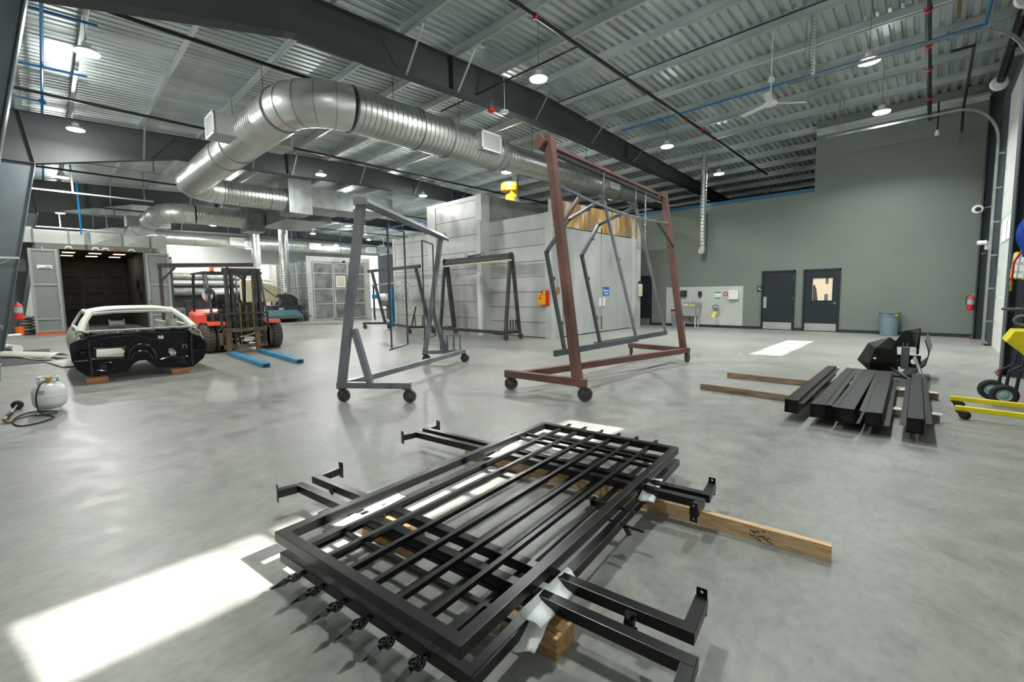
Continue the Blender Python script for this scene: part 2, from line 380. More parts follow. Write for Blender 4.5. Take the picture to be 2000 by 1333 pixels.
# door wall x = 1.11 with two overhead-door openings
def ycut(y0, y1, z0, z1): return (y0, y1, z0, z1)
b = MB()
for y0, y1, z0, z1 in ((-6, .25, 0, 7.3), (5.15, 11.15, 0, 7.3), (15.85, 21.7, 0, 7.3), (.25, 5.15, 5.9, 7.3), (11.15, 15.85, 5.9, 7.3)):
    b.box(1.11, 1.3, y0, 30.2 if y1 > 21 else y1, z0, z1)
struct('wall_right', b, 'doorwall')
struct('wall_behind', MB().box(-50, 6, -6.2, -6.0, 0, 7), 'farwall')
for k, (y0, y1, w0, w1) in enumerate(((.25, 5.15, .50, 4.80), (11.15, 15.85, 11.6, 15.3))):
    d = D.objects.new('door_%d' % (4+k), None); C.objects.link(d); d['kind'] = 'structure'; d.location = (1.15, (y0+y1)/2, 0)
    b = MB(); zz = [0, .6, 1.2, 1.8]
    for z in (0, .6, 1.2, 1.8): b.box(1.13, 1.17, y0-.05, y1+.05, z+.004, z+.6-.004)
    for z in (3.0, 3.6, 4.2, 4.8, 5.4): b.box(1.13, 1.17, y0-.05, y1+.05, z+.004, z+.6-.004)
    b.box(1.13, 1.17, y0-.05, w0, 2.404, 2.996); b.box(1.13, 1.17, w1, y1+.05, 2.404, 2.996)
    b.box(1.13, 1.17, w0, w1, 2.404, 2.46); b.box(1.13, 1.17, w0, w1, 2.95, 2.996)
    b.build('door_panel', 'offwhite', d)
    f = MB(); n = 4
    for i in range(n+1):
        yy = w0+(w1-w0)*i/n; f.box(1.12, 1.18, yy-.025, yy+.025, 2.44, 2.97)
    f.box(1.12, 1.18, w0, w1, 2.44, 2.465); f.box(1.12, 1.18, w0, w1, 2.945, 2.97)
    f.build('window_frame', 'white', d)
    MB().box(1.149, 1.153, w0, w1, 2.46, 2.95).build('pane', 'glass', d)
    h = MB()
    for z in (.6, 1.2, 1.8, 3.0, 3.6, 4.2, 4.8):
        for yy in (y0+.25, y1-.25, (y0+y1)/2): h.box(1.11, 1.13, yy-.03, yy+.03, z-.05, z+.05)
    h.build('hinge', 'steel', d)
    h = MB()
    for yy in (y0+.02, y1-.02): h.box(1.0, 1.11, yy-.04, yy+.04, 0, .05)
    h.build('bottom_seal', 'rubber', d)
# bright ground outside the doors
struct('ground', MB().box(1.5, 30, -10, 30, -.3, -.1), 'galvlight')

# steel frames (tapered column + rafter) at 10 m centres
def steel_frame(x, label):
    t = thing('steel_portal', label, 'steel frame', (x, 0, 0), 'tapered steel frames')
    ins = [(-.83, 0), (.15, 5.25), (3.4, 6.04), (10, 6.26), (20.2, 6.2), (28.6, 5.9)]
    tops = [(-1.2, ztop(-1.2)), (10, ztop(10)), (29, ztop(29))]
    web = [(x, *p) for p in ins]+[(x, 29, 5.9)]+[(x, *p) for p in tops[::-1]]+[(x, -1.2, 0)]
    MB().prism([(x-.006, p[1], p[2]) for p in web], (.012, 0, 0)).build('web', 'dark', t)
    b = MB(); b.hexa([(x-.008, -1.2, 0), (x+.008, -1.2, 0), (x+.008, -.83, 0), (x-.008, -.83, 0), (x-.008, -1.2, 5.25), (x+.008, -1.2, 5.25), (x+.008, .148, 5.25), (x-.008, .148, 5.25)])
    b.build('column_web', 'darkcol', t)
    b = MB()
    for (y0, z0), (y1, z1) in zip(ins[1:], ins[2:]): b.bar((x, y0, z0), (x, y1, z1), .26, .016, up=(0, 0, 1), ext=.003)
    for (y0, z0), (y1, z1) in zip(tops, tops[1:]): b.bar((x, y0, z0), (x, y1, z1), .26, .014, ext=.003)
    b.build('rafter_flange', 'dark', t)
    b = MB(); b.bar((x, -.83, 0), (x, .15, 5.25), .3, .016, up=(0, 1, .19)); b.bar((x, -1.2, 0), (x, -1.2, 6.56), .3, .016, up=(0, 1, 0)); b.bar((x, -1.0, .012), (x, -.8, .012), .4, .024)
    b.build('column_flange', 'darkcol', t)
    b = MB(); b.bar((x, -1.2, 5.25), (x, .15, 5.25), .26, .014)
    b.build('stiffener', 'dark', t)
    MB().bar((x, .15, 5.25), (x, -.05, 6.6), .26, .03, up=(0, 1, 0)).build('stiffener', 'dark', t); MB().bar((x, 6.9, 6.2), (x, 6.9, 6.9), .24, .02, up=(0, 1, 0)).build('stiffener', 'dark', t); MB().bar((x, 15.0, 6.24), (x, 15.0, 6.84), .24, .02, up=(0, 1, 0)).build('stiffener', 'dark', t)
    MB().bar((x, 28.8, 0), (x, 28.8, 5.9), .3, .4).build('rear_column', 'dark', t)
    for yp in (((5.6, 7.0, 9.8, 12.6, 15.4)) if x > -10 else (2.5, 5.6, 7.0, 9.8, 12.6, 15.4)):
        for s in ((1, -1) if x < -20 else (1,)):
            zb = 6.0+.24*min(1, max(0, (yp-3.4)/6)) if yp > 3.4 else 5.8
            MB().bar((x+s*.1, yp+.03, zb), (x+s*.75, yp+.03, ztop(yp)-.01), .05, .006).build('flange_brace', 'galv', t)
    return t
steel_frame(-8.4, 'charcoal tapered steel frame nearest the camera, its rafter crossing above the red-brown rack')
steel_frame(-18.4, 'charcoal tapered steel frame second from the camera, its column beside the blue-grey bin')
steel_frame(-28.4, 'charcoal tapered steel frame third from the camera, beside the grey spray booth')
steel_frame(-38.4, 'charcoal tapered steel frame farthest back, above the white far wall')

# purlins
ORD = ['first', 'second', 'third', 'fourth', 'fifth', 'sixth', 'seventh', 'eighth', 'ninth', 'tenth', 'eleventh', 'twelfth', 'thirteenth', 'fourteenth', 'fifteenth', 'sixteenth', 'seventeenth', 'eighteenth', 'nineteenth', 'twentieth', 'twenty-first']
PY = [-.06, .95, 2.5, 4.08, 5.6, 7.0, 8.4, 9.8, 11.2, 12.6, 14.0, 15.4, 16.8, 18.45, 20.0, 21.5, 23.0, 24.5, 26.0, 27.5, 29.0]
for i, y in enumerate(PY):
    z = ztop(y)+.008; b = MB()
    b.box(-49.8, 1.1, y-.0015, y+.0015, z, z+.24); b.box(-49.8, 1.1, y-.07, y, z, z+.003); b.box(-49.8, 1.1, y, y+.07, z+.237, z+.24)
    b.box(-49.8, 1.1, y-.07, y-.067, z, z+.02); b.box(-49.8, 1.1, y+.067, y+.07, z+.22, z+.24)
    o = b.build('roof_purlin', 'purlin'); tag(o, 'long galvanized roof purlin under the deck, %s counting from the left side wall' % ORD[i], 'purlin', 'roof purlins')

# door-wall columns
def wall_column(y, label, w=.34):
    t = thing('wall_column', label, 'column', (.99, y, 0), 'columns along the door wall')
    b = MB(); b.box(.90, 1.11, y-.006, y+.006, 0, 6.6); b.build('web', 'doorwall', t)
    b = MB(); b.box(.885, .9, y-w/2, y+w/2, 0, 6.6); b.box(1.09, 1.105, y-w/2, y+w/2, 0, 6.6); b.build('flange', 'doorwall', t)
    MB().box(.84, 1.11, y-w/2-.04, y+w/2+.04, 0, .02).build('base_plate', 'darkrack', t)
    b = MB()
    for dy in (-.1, .1): b.lathe([(.014, .02), (.014, .07)], (.87, y+dy, 0), 'Z', 8)
    b.build('anchor_bolt', 'red', t)
    return t
wall_column(17.78, 'slate steel column in the far corner beside the red extinguisher', .34)
wall_column(10.75, 'slate steel column between the white overhead doors, behind the yellow machine', .4)

# ------------------------------------------------------------------ doors and things on the back wall
def man_door(n, x0, x1, win=False, handle='push', hinge='r'):
    d = D.objects.new('door_%d' % n, None); C.objects.link(d); d['kind'] = 'structure'; d.location = ((x0+x1)/2, GY, 0)
    y = GY
    b = MB(); b.box(x0, x0+.05, y-.05, y+.02, 0, 2.12); b.box(x1-.05, x1, y-.05, y+.02, 0, 2.12); b.box(x0, x1, y-.05, y+.02, 2.065, 2.12); b.build('door_frame', 'frameblk', d, bevel=.004)
    a0, a1 = x0+.055, x1-.055; Y0, Y1 = y-.03, y-.002
    b = MB()
    if win:
        w0, w1, z0, z1 = -2.962, -2.40, 1.055, 1.81
        b.box(a0, w0, Y0, Y1, .02, 2.06); b.box(w1, a1, Y0, Y1, .02, 2.06); b.box(w0, w1, Y0, Y1, .02, z0); b.box(w0, w1, Y0, Y1, z1, 2.06)
        b.build('door_leaf', 'doorblk', d)
        f = MB(); f.box(w0-.02, w0+.005, Y0-.008, Y0, z0-.02, z1+.02); f.box(w1-.005, w1+.02, Y0-.008, Y0, z0-.02, z1+.02); f.box(w0, w1, Y0-.008, Y0, z0-.02, z0+.005); f.box(w0, w1, Y0-.008, Y0, z1-.005, z1+.02)
        f.build('window_frame', 'frameblk', d)
        MB().box(w0, w1, Y0+.012, Y0+.016, z0, z1).build('pane', 'glass', d)
        MB().box(w0-.0, w1, Y1-.004, Y1-.001, z0, z1).build('room_beyond', emis('warm_room', (.62, .52, .36), .75), d)
        g = MB(); g.prism([(w0+.01, Y1-.006, z0), (w0+.16, Y1-.006, z0), (w0+.11, Y1-.006, z0+.4), (w0+.05, Y1-.006, z0+.55), (w0+.01, Y1-.006, z0+.5)], (0, .001, 0)); g.build('hanging_coat', 'brownrack', d)
        g = MB(); g.box(w0+.34, w0+.44, Y1-.006, Y1-.005, z0, z0+.22); g.box(w0+.36, w0+.44, Y1-.006, Y1-.005, z0+.56, z1); g.build('room_furniture', 'midgrey', d)
    else:
        b.box(a0, a1, Y0, Y1, .02, 2.06); b.build('door_leaf', 'doorblk', d, bevel=.003)
    MB().box(a0+.02, a1-.02, Y0-.003, Y0, .03, .275).build('kick_plate', 'steel', d)
    if handle == 'push':
        MB().box(x0+.07, x0+.17, Y0-.004, Y0, .79, 1.19).build('push_plate', 'steel', d)
    else:
        xs = x1-.13; s = -1
        b = MB(); b.box(xs-.035, xs+.035, Y0-.01, Y0, .93, 1.01); b.tube([(xs, Y0-.01, .97), (xs, Y0-.05, .97), (xs-.12, Y0-.05, .97)], .011, 8); b.build('door_handle', 'chrome', d, smooth=True)
    if handle == 'push':
        b = MB()
        for z in (.3, 1.06, 1.8): b.lathe([(.009, z), (.009, z+.13)], (x1-.055, Y0-.006, 0), 'Z', 8)
        b.build('hinge', 'chrome', d)
    return d
man_door(1, -9.46, -8.78, handle='lever')
man_door(2, -4.52, -3.47, handle='push')
man_door(3, -3.23, -2.19, win=True, handle='lever')
y = GY
o = tag(MB().box(-8.13, -5.147, y-.012, y-.001, .1, 1.6).build('wall_panel', 'wallpanel'), 'pale grey splash panel on the green wall behind the sink', 'wall panel')
t = thing('towel_dispenser', 'black paper towel dispenser left above the sink', 'dispenser', (-7.38, y, 1.21))
MB().box(-7.5, -7.255, y-.12, y-.012, 1.21, 1.47).build('housing', 'frameblk', t, bevel=.012); MB().box(-7.44, -7.31, y-.123, y-.12, 1.30, 1.42).build('front_cover', 'darkrack', t)
t = thing('soap_dispenser', 'small black soap dispenser to the right above the sink', 'dispenser', (-6.72, y, 1.21))
MB().box(-6.78, -6.66, y-.11, y-.012, 1.215, 1.42).build('housing', 'frameblk', t, bevel=.012); MB().box(-6.75, -6.69, y-.09, y-.03, 1.185, 1.215).build('spout', 'darkrack', t)
# sink
t = thing('utility_sink', 'stainless steel utility sink on four legs against the wall panel', 'sink', (-7.03, y-.28, 0))
x0, x1 = -7.39, -6.66; yb, yf = y-.02, y-.52
b = MB(); b.box(x0, x1, yf, yf+.03, .82, .86); b.box(x0, x1, yb-.03, yb, .82, 1.02); b.box(x0, x0+.03, yf, yb, .82, .86); b.box(x1-.03, x1, yf, yb, .82, .86); b.build('rim', 'steel', t, bevel=.006)
b = MB(); b.box(x0+.05, x1-.05, yf+.04, yf+.052, .46, .83); b.box(x0+.05, x1-.05, yb-.052, yb-.04, .46, .83); b.box(x0+.05, x0+.062, yf+.04, yb-.04, .46, .83); b.box(x1-.062, x1-.05, yf+.04, yb-.04, .46, .83); b.box(x0+.05, x1-.05, yf+.04, yb-.04, .45, .462); b.build('basin', 'steel', t)
for lx in (x0+.09, x1-.09):
    for ly in (yf+.09, yb-.09): MB().lathe([(.018, 0), (.018, .45)], (lx, ly, 0), 'Z', 10).build('leg', 'white', t)
b = MB(); b.tube([(-7.03, yb-.05, .95), (-7.03, yb-.05, 1.1), (-7.03, yb-.2, 1.12), (-7.03, yb-.22, 1.02)], .012, 8); b.build('faucet', 'chrome', t, smooth=True)
b = MB(); b.tube([(-7.03, yf+.25, .45), (-7.03, yf+.25, .25), (-7.03, yb-.03, .2)], .02, 8); b.build('drain_pipe', 'frameblk', t)
t = thing('sponge_pile', 'yellow and white cleaning sponges piled on the sink rim', 'sponges', (-6.98, yb-.1, .862))
for k in range(5):
    xx = -7.2+.09*k
    MB().box(xx, xx+.08, yf+.035-.03, yf+.035+.0, .862, .90+.02*(k % 2)).build('sponge', 'yellow' if k in (2, 3) else 'white', t, bevel=.008)
# signs
t = thing('first_aid_notice', 'white and green notice on the pale wall panel', 'sign', (-6.06, y, 1.13))
MB().box(-6.17, -5.945, y-.018, y-.012, 1.13, 1.385).build('board', 'white', t)
b = MB(); b.box(-6.17, -5.945, y-.02, y-.018, 1.335, 1.385); b.box(-6.17, -5.945, y-.02, y-.018, 1.13, 1.18); b.build('printed_band', 'green_sign', t)
MB().prism([(-6.09, y-.02, 1.25), (-6.02, y-.02, 1.25), (-6.055, y-.02, 1.21)], (0, .001, 0)).build('printed_arrow', 'green_sign', t)
t = thing('alarm_sign', 'small red square sign beside the white first-aid cabinet', 'sign', (-5.77, y, 1.235))
MB().box(-5.84, -5.69, y-.018, y-.012, 1.235, 1.38).build('board', 'red', t); MB().box(-5.80, -5.73, y-.02, y-.018, 1.27, 1.34).build('printed_symbol', 'white', t)
t = thing('first_aid_cabinet', 'white wall cabinet with red lettering on the pale wall panel', 'cabinet', (-5.47, y, 1.1))
MB().box(-5.65, -5.29, y-.13, y-.012, 1.1, 1.45).build('housing', 'white', t, bevel=.008); MB().box(-5.645, -5.295, y-.135, y-.13, 1.105, 1.445).build('lid', 'white', t)
text('printed_lettering', 'FIRST AID', .05, (-5.61, y-.137, 1.27), (PI/2, -PI/2, 0), 'red', t)
t = thing('eyewash_station', 'wall-mounted eyewash bowl with a yellow hanging tag', 'eyewash station', (-6.06, y-.15, .45))
b = MB(); b.lathe([(.03, .70), (.11, .75), (.13, .80), (.125, .80), (.10, .755), (.02, .71)], (-6.08, y-.17, 0), 'Z', 20); b.build('bowl', 'steel', t, smooth=True)
b = MB(); b.tube([(-6.2, y-.17, .84), (-6.15, y-.17, .87), (-6.0, y-.17, .87), (-5.95, y-.17, .84)], .014, 8); b.tube([(-6.08, y-.012, .72), (-6.08, y-.17, .70)], .02, 8); b.build('spray_arm', 'frameblk', t, smooth=True)
b = MB(); b.prism([(-6.2, y-.30, .42), (-6.06, y-.30, .38), (-5.98, y-.30, .62), (-6.12, y-.30, .66)], (0, .004, 0)); b.build('tag', 'yellow', t)
b = MB(); b.prism([(-6.15, y-.302, .45), (-6.08, y-.302, .43), (-6.06, y-.302, .50), (-6.13, y-.302, .52)], (0, .001, 0)); b.prism([(-6.11, y-.302, .56), (-6.04, y-.302, .54), (-6.03, y-.302, .58), (-6.10, y-.302, .60)], (0, .001, 0)); b.build('printed_label', 'white', t)
t = thing('restroom_sign', 'black restroom sign with a white wheelchair symbol beside the door', 'sign', (-4.59, y, 1.38))
MB().box(-4.67, -4.515, y-.01, y-.001, 1.375, 1.59).build('board', 'frameblk', t)
b = MB(); b.ring((-4.57, y-.012, 1.45), .025, .033, .002, 'Y', 18); b.box(-4.585, -4.573, y-.013, y-.011, 1.45, 1.53); b.box(-4.58, -4.545, y-.013, y-.011, 1.45, 1.46); b.sphere((-4.58, y-.012, 1.55), .012, 8, (1, .1, 1))
b.box(-4.63, -4.62, y-.013, y-.011, 1.44, 1.52); b.sphere((-4.625, y-.012, 1.545), .011, 8, (1, .1, 1)); b.box(-4.64, -4.61, y-.013, y-.011, 1.47, 1.51); b.build('printed_symbol', 'white', t)
# small bin by sink
t = thing('slim_bin', 'slim blue-grey waste bin beside the sink', 'bin', (-7.55, y-.25, 0))
b = MB(); b.hexa([(-7.70, y-.42, 0), (-7.42, y-.42, 0), (-7.42, y-.14, 0), (-7.70, y-.14, 0), (-7.73, y-.45, .66), (-7.39, y-.45, .66), (-7.39, y-.11, .66), (-7.73, y-.11, .66)]); b.build('body', 'plasticgrey', t, bevel=.01)
b = MB(); b.box(-7.745, -7.375, y-.465, y-.095, .64, .69); b.build('rim', 'frameblk', t)
b = MB(); b.box(-7.69, -7.62, y-.452, y-.445, .50, .62); b.box(-7.55, -7.43, y-.452, y-.445, .50, .62); b.build('hazard_sticker', 'orange', t)
# big trash can
t = thing('trash_can', 'round blue-grey trash can with side handles by the green wall', 'trash can', (-.90, 17.76, 0))
cx, cy = -.90, 17.76
b = MB(); b.lathe([(.20, 0), (.215, .01), (.245, .56), (.25, .56), (.262, .68), (.275, .69), (.275, .705), (.25, .705), (.24, .6), (.205, .03)], (cx, cy, 0), 'Z', 32, True, True); b.build('body', 'plasticgrey', t, smooth=True)
for s in (-1, 1):
    b = MB(); b.hexa([(cx+s*.24, cy-.06, .58), (cx+s*.33, cy-.05, .64), (cx+s*.33, cy+.05, .64), (cx+s*.24, cy+.06, .58), (cx+s*.26, cy-.06, .68), (cx+s*.335, cy-.05, .67), (cx+s*.335, cy+.05, .67), (cx+s*.26, cy+.06, .68)]); b.build('handle', 'plasticgrey', t, bevel=.01)
def curvlabel(parent, name, m, a0, a1, z0, z1, r=.262):
    b = MB(); b.grid(lambda u, v: V((cx+math.cos(a0+(a1-a0)*u)*r, cy+math.sin(a0+(a1-a0)*u)*r, z0+(z1-z0)*v)), 6, 2); return b.build(name, m, parent)
curvlabel(t, 'hazard_sticker', 'yellow', -1.0, -.72, .59, .66); curvlabel(t, 'hazard_sticker', 'orange', -.66, -.4, .60, .67); curvlabel(t, 'hazard_sticker', 'ink', -1.02, -.70, .575, .588)
for k in range(6): curvlabel(t, 'printed_lettering', 'ink', -1.55+.06*k, -1.515+.06*k, .63, .655)

# fire extinguishers
def extinguisher(x, y0, z0, label, s=1.):
    t = thing('fire_extinguisher', label, 'extinguisher', (x, y0, z0), None)
    b = MB(); b.lathe([(.07*s, z0), (.078*s, z0+.01), (.078*s, z0+.33*s), (.06*s, z0+.38*s), (.025*s, z0+.40*s)], (x, y0, 0), 'Z', 20); b.build('cylinder', 'red', t, smooth=True)
    b = MB(); b.lathe([(.0795*s, z0+.17*s), (.0795*s, z0+.31*s)], (x, y0, 0), 'Z', 20, False, False); b.build('printed_label', 'bluegrey', t)
    b = MB(); b.lathe([(.02*s, z0+.40*s), (.022*s, z0+.44*s)], (x, y0, 0), 'Z', 10); b.box(x-.02*s, x+.09*s, y0-.012, y0+.012, z0+.44*s, z0+.452*s); b.box(x-.02*s, x+.1*s, y0-.012, y0+.012, z0+.47*s, z0+.48*s); b.build('valve_handle', 'chrome', t)
    b = MB(); b.tube([(x-.02, y0, z0+.43*s), (x-.08*s, y0, z0+.42*s), (x-.1*s, y0-.01, z0+.33*s), (x-.09*s, y0-.02, z0+.15*s)], .01*s, 8); b.build('hose', 'rubber', t, smooth=True)
    return t
extinguisher(.80, 17.55, .80, 'red fire extinguisher on the slate column in the far corner', .95)
t = thing('fire_extinguisher', 'red fire extinguisher on the charcoal column at the left', 'extinguisher', (-18.2, -.5, .95))
D.objects.remove(t)
extinguisher(-18.12, -.46, .93, 'red fire extinguisher on the charcoal column at the left edge', 1.1)

# vertical spiral pipe on wall
t = thing('drop_duct', 'slim galvanized spiral duct hanging down in front of the green wall', 'duct', (-6.6, 17.86, 3.0))
MB().lathe([(.11, 3.12), (.11, 6.68)], (-6.6, 17.86, 0), 'Z', 20).build('pipe', 'spirZ', t, smooth=True)
b = MB(); b.lathe([(.125, 3.05), (.125, 3.15)], (-6.6, 17.86, 0), 'Z', 20); b.lathe([(.115, -.14), (.115, .0)], (-6.6, 17.86, 2.98), 'Y', 20); b.sphere((-6.6, 17.86, 3.04), .12, 14); b.build('end_elbow', 'elbow', t, smooth=True)

# ------------------------------------------------------------------ oven (big insulated booth)
t = thing('curing_oven', 'large insulated oven clad in pale steel panels, with double doors on its right side', 'oven', (-11.6, 13.5, 0))
def panels(bd, x0, x1, y, z0, z1, h, g=.016, th=.03):
    z = z0
    while z < z1-.05:
        bd.box(x0, x1, y, y+th, z+g/2, min(z+h, z1)-g/2); z += h
b = MB(); panels(b, -11.45, -8.86, 10.95, 0, 3.95, .495); b.build('front_panel', 'booth', t)
b = MB(); panels(b, -14.05, -11.70, 10.62, .0, 4.72, .59, ); b.build('tall_panel', 'booth', t)
b = MB(); panels(b, -17.1, -14.55, 10.62, 0, 3.82, .6); b.build('left_panel', 'booth', t)
for q in ((-11.70, -11.40, 10.58, 10.97, 0, 4.87), (-8.88, -8.64, 10.93, 11.0, 0, 3.95), (-14.55, -14.02, 10.60, 10.7, 0, 4.87), (-17.12, -16.95, 10.6, 10.7, 0, 3.85)): MB().box(*q).build('corner_post', 'galvlight', t)
MB().box(-14.02, -11.7, 10.6, 10.65, 4.72, 4.87).build('top_trim', 'galvlight', t)
MB().box(-14.0, -11.72, 10.65, 10.66, .1, 4.7).build('side_casing', 'midgrey', t)
MB().box(-14.19, -11.41, 10.67, 16.5, 3.9, 4.86).build('upper_casing', 'galv', t)
MB().box(-17.0, -8.75, 10.99, 16.6, .02, 3.93).build('casing', 'midgrey', t)
MB().box(-17.0, -14.3, 10.68, 16.6, .02, 3.8).build('side_casing', 'midgrey', t)
b = MB(); b.box(-11.62, -11.46, 10.52, 10.58, 0, 4.0)
b.build('cable_channel', 'white', t)
MB().box(-11.25, -8.9, 10.945, 10.949, 0, .03).build('kick_strip', 'darkrack', t)
# right side with doors, x = -8.67
xs = -8.69
MB().box(-8.75, xs+.02, 10.95, 11.55, 0, 3.95).build('side_panel', 'booth', t)
MB().box(-8.8, xs+.05, 11.0, 16.75, 3.55, 4.36).build('header_panel', 'rust', t)
for i, (a0, a1) in enumerate(((11.6, 13.82), (13.84, 16.0))):
    d_ = MB().box(xs-.02, xs+.04, a0, a1, .03, 3.52).build('door', 'booth', t, bevel=.004)
    b = MB(); b.box(xs+.04, xs+.045, a0+.02, a1-.02, 2.0, 2.012); b.box(xs+.04, xs+.045, (a0+a1)/2-.004, (a0+a1)/2+.004, .05, 3.5); b.build('panel_seam', 'galvlight', d_)
    yh = 13.7 if i == 0 else 13.97
    b = MB(); b.box(xs+.04, xs+.09, yh-.05, yh+.05, .95, 1.25); b.build('handle', 'white', d_, bevel=.008)
b = MB(); b.box(xs, xs+.06, 16.02, 16.2, 0, 3.6); b.box(xs, xs+.04, 16.25, 16.4, 0, 4.1); b.box(xs, xs+.06, 16.45, 16.75, 0, 4.2)
b.build('jamb', 'galvlight', t)
b = MB()
for z in (3.42, 3.50, 3.58): b.tube([(xs+.06, 16.4, z-.2), (xs+.12, 16.4, z-.2), (xs+.12, 16.75, z-.2)], .01, 6)
b.tube([(xs+.07, 13.83, 3.62), (xs+.1, 13.83, 3.75), (xs+.1, 13.83, 3.52)], .03, 8); b.tube([(xs+.07, 13.83, .1), (xs+.07, 13.83, .6)], .02, 8)
b.build('latch_rod', 'brass', t)
b = MB()
for k in range(14): b.box(xs+.055, xs+.058, 16.5, 16.7, .3+.25*k, .31+.25*k)
b.build('ladder_rung', 'galv', t)
t = thing('makers_sign', 'blue and white sign on the oven door', 'sign', (xs+.05, 14.14, 1.33))
MB().box(xs+.046, xs+.052, 13.92, 14.37, 1.33, 1.63).build('board', 'bluesign', t); text('printed_lettering', 'Rohner', .13, (xs+.054, 14.145, 1.50), RXX, 'white', t)
b = MB(); b.box(xs+.0525, xs+.054, 13.99, 14.30, 1.395, 1.41); b.box(xs+.0525, xs+.054, 14.03, 14.26, 1.365, 1.38); b.build('printed_line', 'white', t)
t = thing('control_box', 'yellow control box with red backing on the oven corner', 'control box', (-8.95, 10.9, 1.08))
b = MB(); b.box(-9.02, -8.72, 10.88, 10.93, 1.05, 1.52); b.build('backing', 'red', t); b = MB(); b.box(-9.11, -8.82, 10.80, 10.879, 1.07, 1.42); b.build('housing', 'amber', t, bevel=.01)
MB().box(-9.02, -8.94, 10.795, 10.80, 1.25, 1.31).build('printed_label', 'red', t); MB().box(-8.93, -8.84, 10.87, 10.88, 1.43, 1.50).build('indicator', 'yellow', t)
b = MB(); b.box(-9.1, -8.86, 10.797, 10.80, 1.365, 1.375); b.build('printed_line', 'ink', t)
# thermometer gadgets on door wall side
t = thing('hanging_gauge', 'small brown gauge on a cord at the oven corner', 'gauge', (-8.62, 11.2, 1.55)); b = MB(); b.box(-8.62, -8.56, 11.14, 11.26, 1.4, 1.62); b.build('housing', 'brass', t, bevel=.01); MB().tube([(-8.6, 11.2, 1.62), (-8.62, 11.2, 1.9)], .006, 6).build('cord', 'rubber', t)
t = thing('hanging_gauge', 'tan padded box hung on the oven frame beside the black door', 'gauge', (-8.55, 16.6, 1.3)); b = MB(); b.box(-8.62, -8.50, 16.5, 16.7, 1.25, 1.75); b.build('housing', 'tan', t, bevel=.03); b = MB(); b.box(-8.60, -8.52, 16.54, 16.66, 1.75, 1.87); b.build('cap', 'rubber', t)
# yellow blower on top
t = thing('blower_motor', 'yellow blower motor on top of the oven', 'blower', (-12.3, 13, 4.86))
b = MB(); b.lathe([(.33, 5.48), (.34, 5.5), (.34, 5.74), (.30, 5.78)], (-12.35, 13, 0), 'Z', 24); b.build('cap', 'amber', t, smooth=True)
b = MB(); b.box(-12.42, -12.1, 12.85, 13.15, 4.86, 5.5); b.build('housing', 'amber', t)
b = MB(); 
for k in (0, 1, 2): b.box(-12.40+.1*k, -12.34+.1*k, 12.84, 12.85, 5.36, 5.44)
b.build('vent_slot', 'ink', t)
b = MB(); b.prism([(-12.9, 13.2, 4.86), (-12.42, 13.2, 4.86), (-12.42, 13.2, 5.48), (-12.62, 13.2, 5.4), (-12.85, 13.2, 5.05)], (0, .3, 0)); b.prism([(-12.1, 13.0, 4.86), (-11.8, 13.0, 4.86), (-12.1, 13.0, 5.25)], (0, .2, 0)); b.build('belt_guard', 'darkmach', t)
o = tag(MB().lathe([(.14, 4.86), (.14, 6.9)], (-13.4, 14.5, 0), 'Z', 20).build('exhaust_pipe', 'galv', smooth=True), 'grey exhaust pipe rising from the oven roof behind the rafter', 'pipe')

# ------------------------------------------------------------------ casters / rack helpers
def caster(parent, x, y, htop, r=.095, ang=.6, m='caster'):
    """swivel caster with its wheel on the floor"""
    f = MB(); ca, sa = math.cos(ang), math.sin(ang)
    ax = V((-sa, ca, 0)); off = V((ca, sa, 0))*.035
    c = V((x, y, r))+off
    f.bar((x-.045, y, htop-.006), (x+.045, y, htop-.006), .09, .01)
    for s in (-1, 1):
        p = V((x, y, htop-.015))+ax*(s*.028); q = c+ax*(s*.034)
        f.bar(p, q, .008, .05, up=off)
    f.lathe([(.03, htop-.03), (.03, htop-.01)], (x, y, 0), 'Z', 10)
    fo = f.build('caster', m, parent)
    w = MB(); w.lathe([(.012, -.03), (r*.42, -.026), (r*.5, -.012), (r*.78, -.012), (r*.84, -.024), (r*.97, -.024), (r, -.015), (r, .015), (r*.97, .024), (r*.84, .024), (r*.78, .012), (r*.5, .012), (r*.42, .026), (.012, .03)], c, (off.normalized(), V((0,0,1)), ax), 26)
    for k in range(5):
        a = 2*PI*k/5; u = off.normalized()*math.cos(a)+V((0,0,1))*math.sin(a)
        w.bar(c+u*r*.3, c+u*r*.82, .036, .012, up=ax)
    w.build('wheel', m, fo, smooth=True)
    return fo
def cordpath(p, q, n=6, amp=.01):
    p, q = V(p), V(q)
    return [p.lerp(q, i/n)+V((math.sin(i*1.7)*amp, math.cos(i*2.1)*amp, 0)) for i in range(n+1)]
def hook(parent, p, m='steel', s=.05):
    b = MB(); p = V(p); b.tube([p+V((0, 0, s)), p+V((s*.5, 0, s*.6)), p+V((0, 0, 0)), p+V((-s*.4, 0, -s*.5)), p+V((0, 0, -s))], .004, 6); return b.build('hook', m, parent)

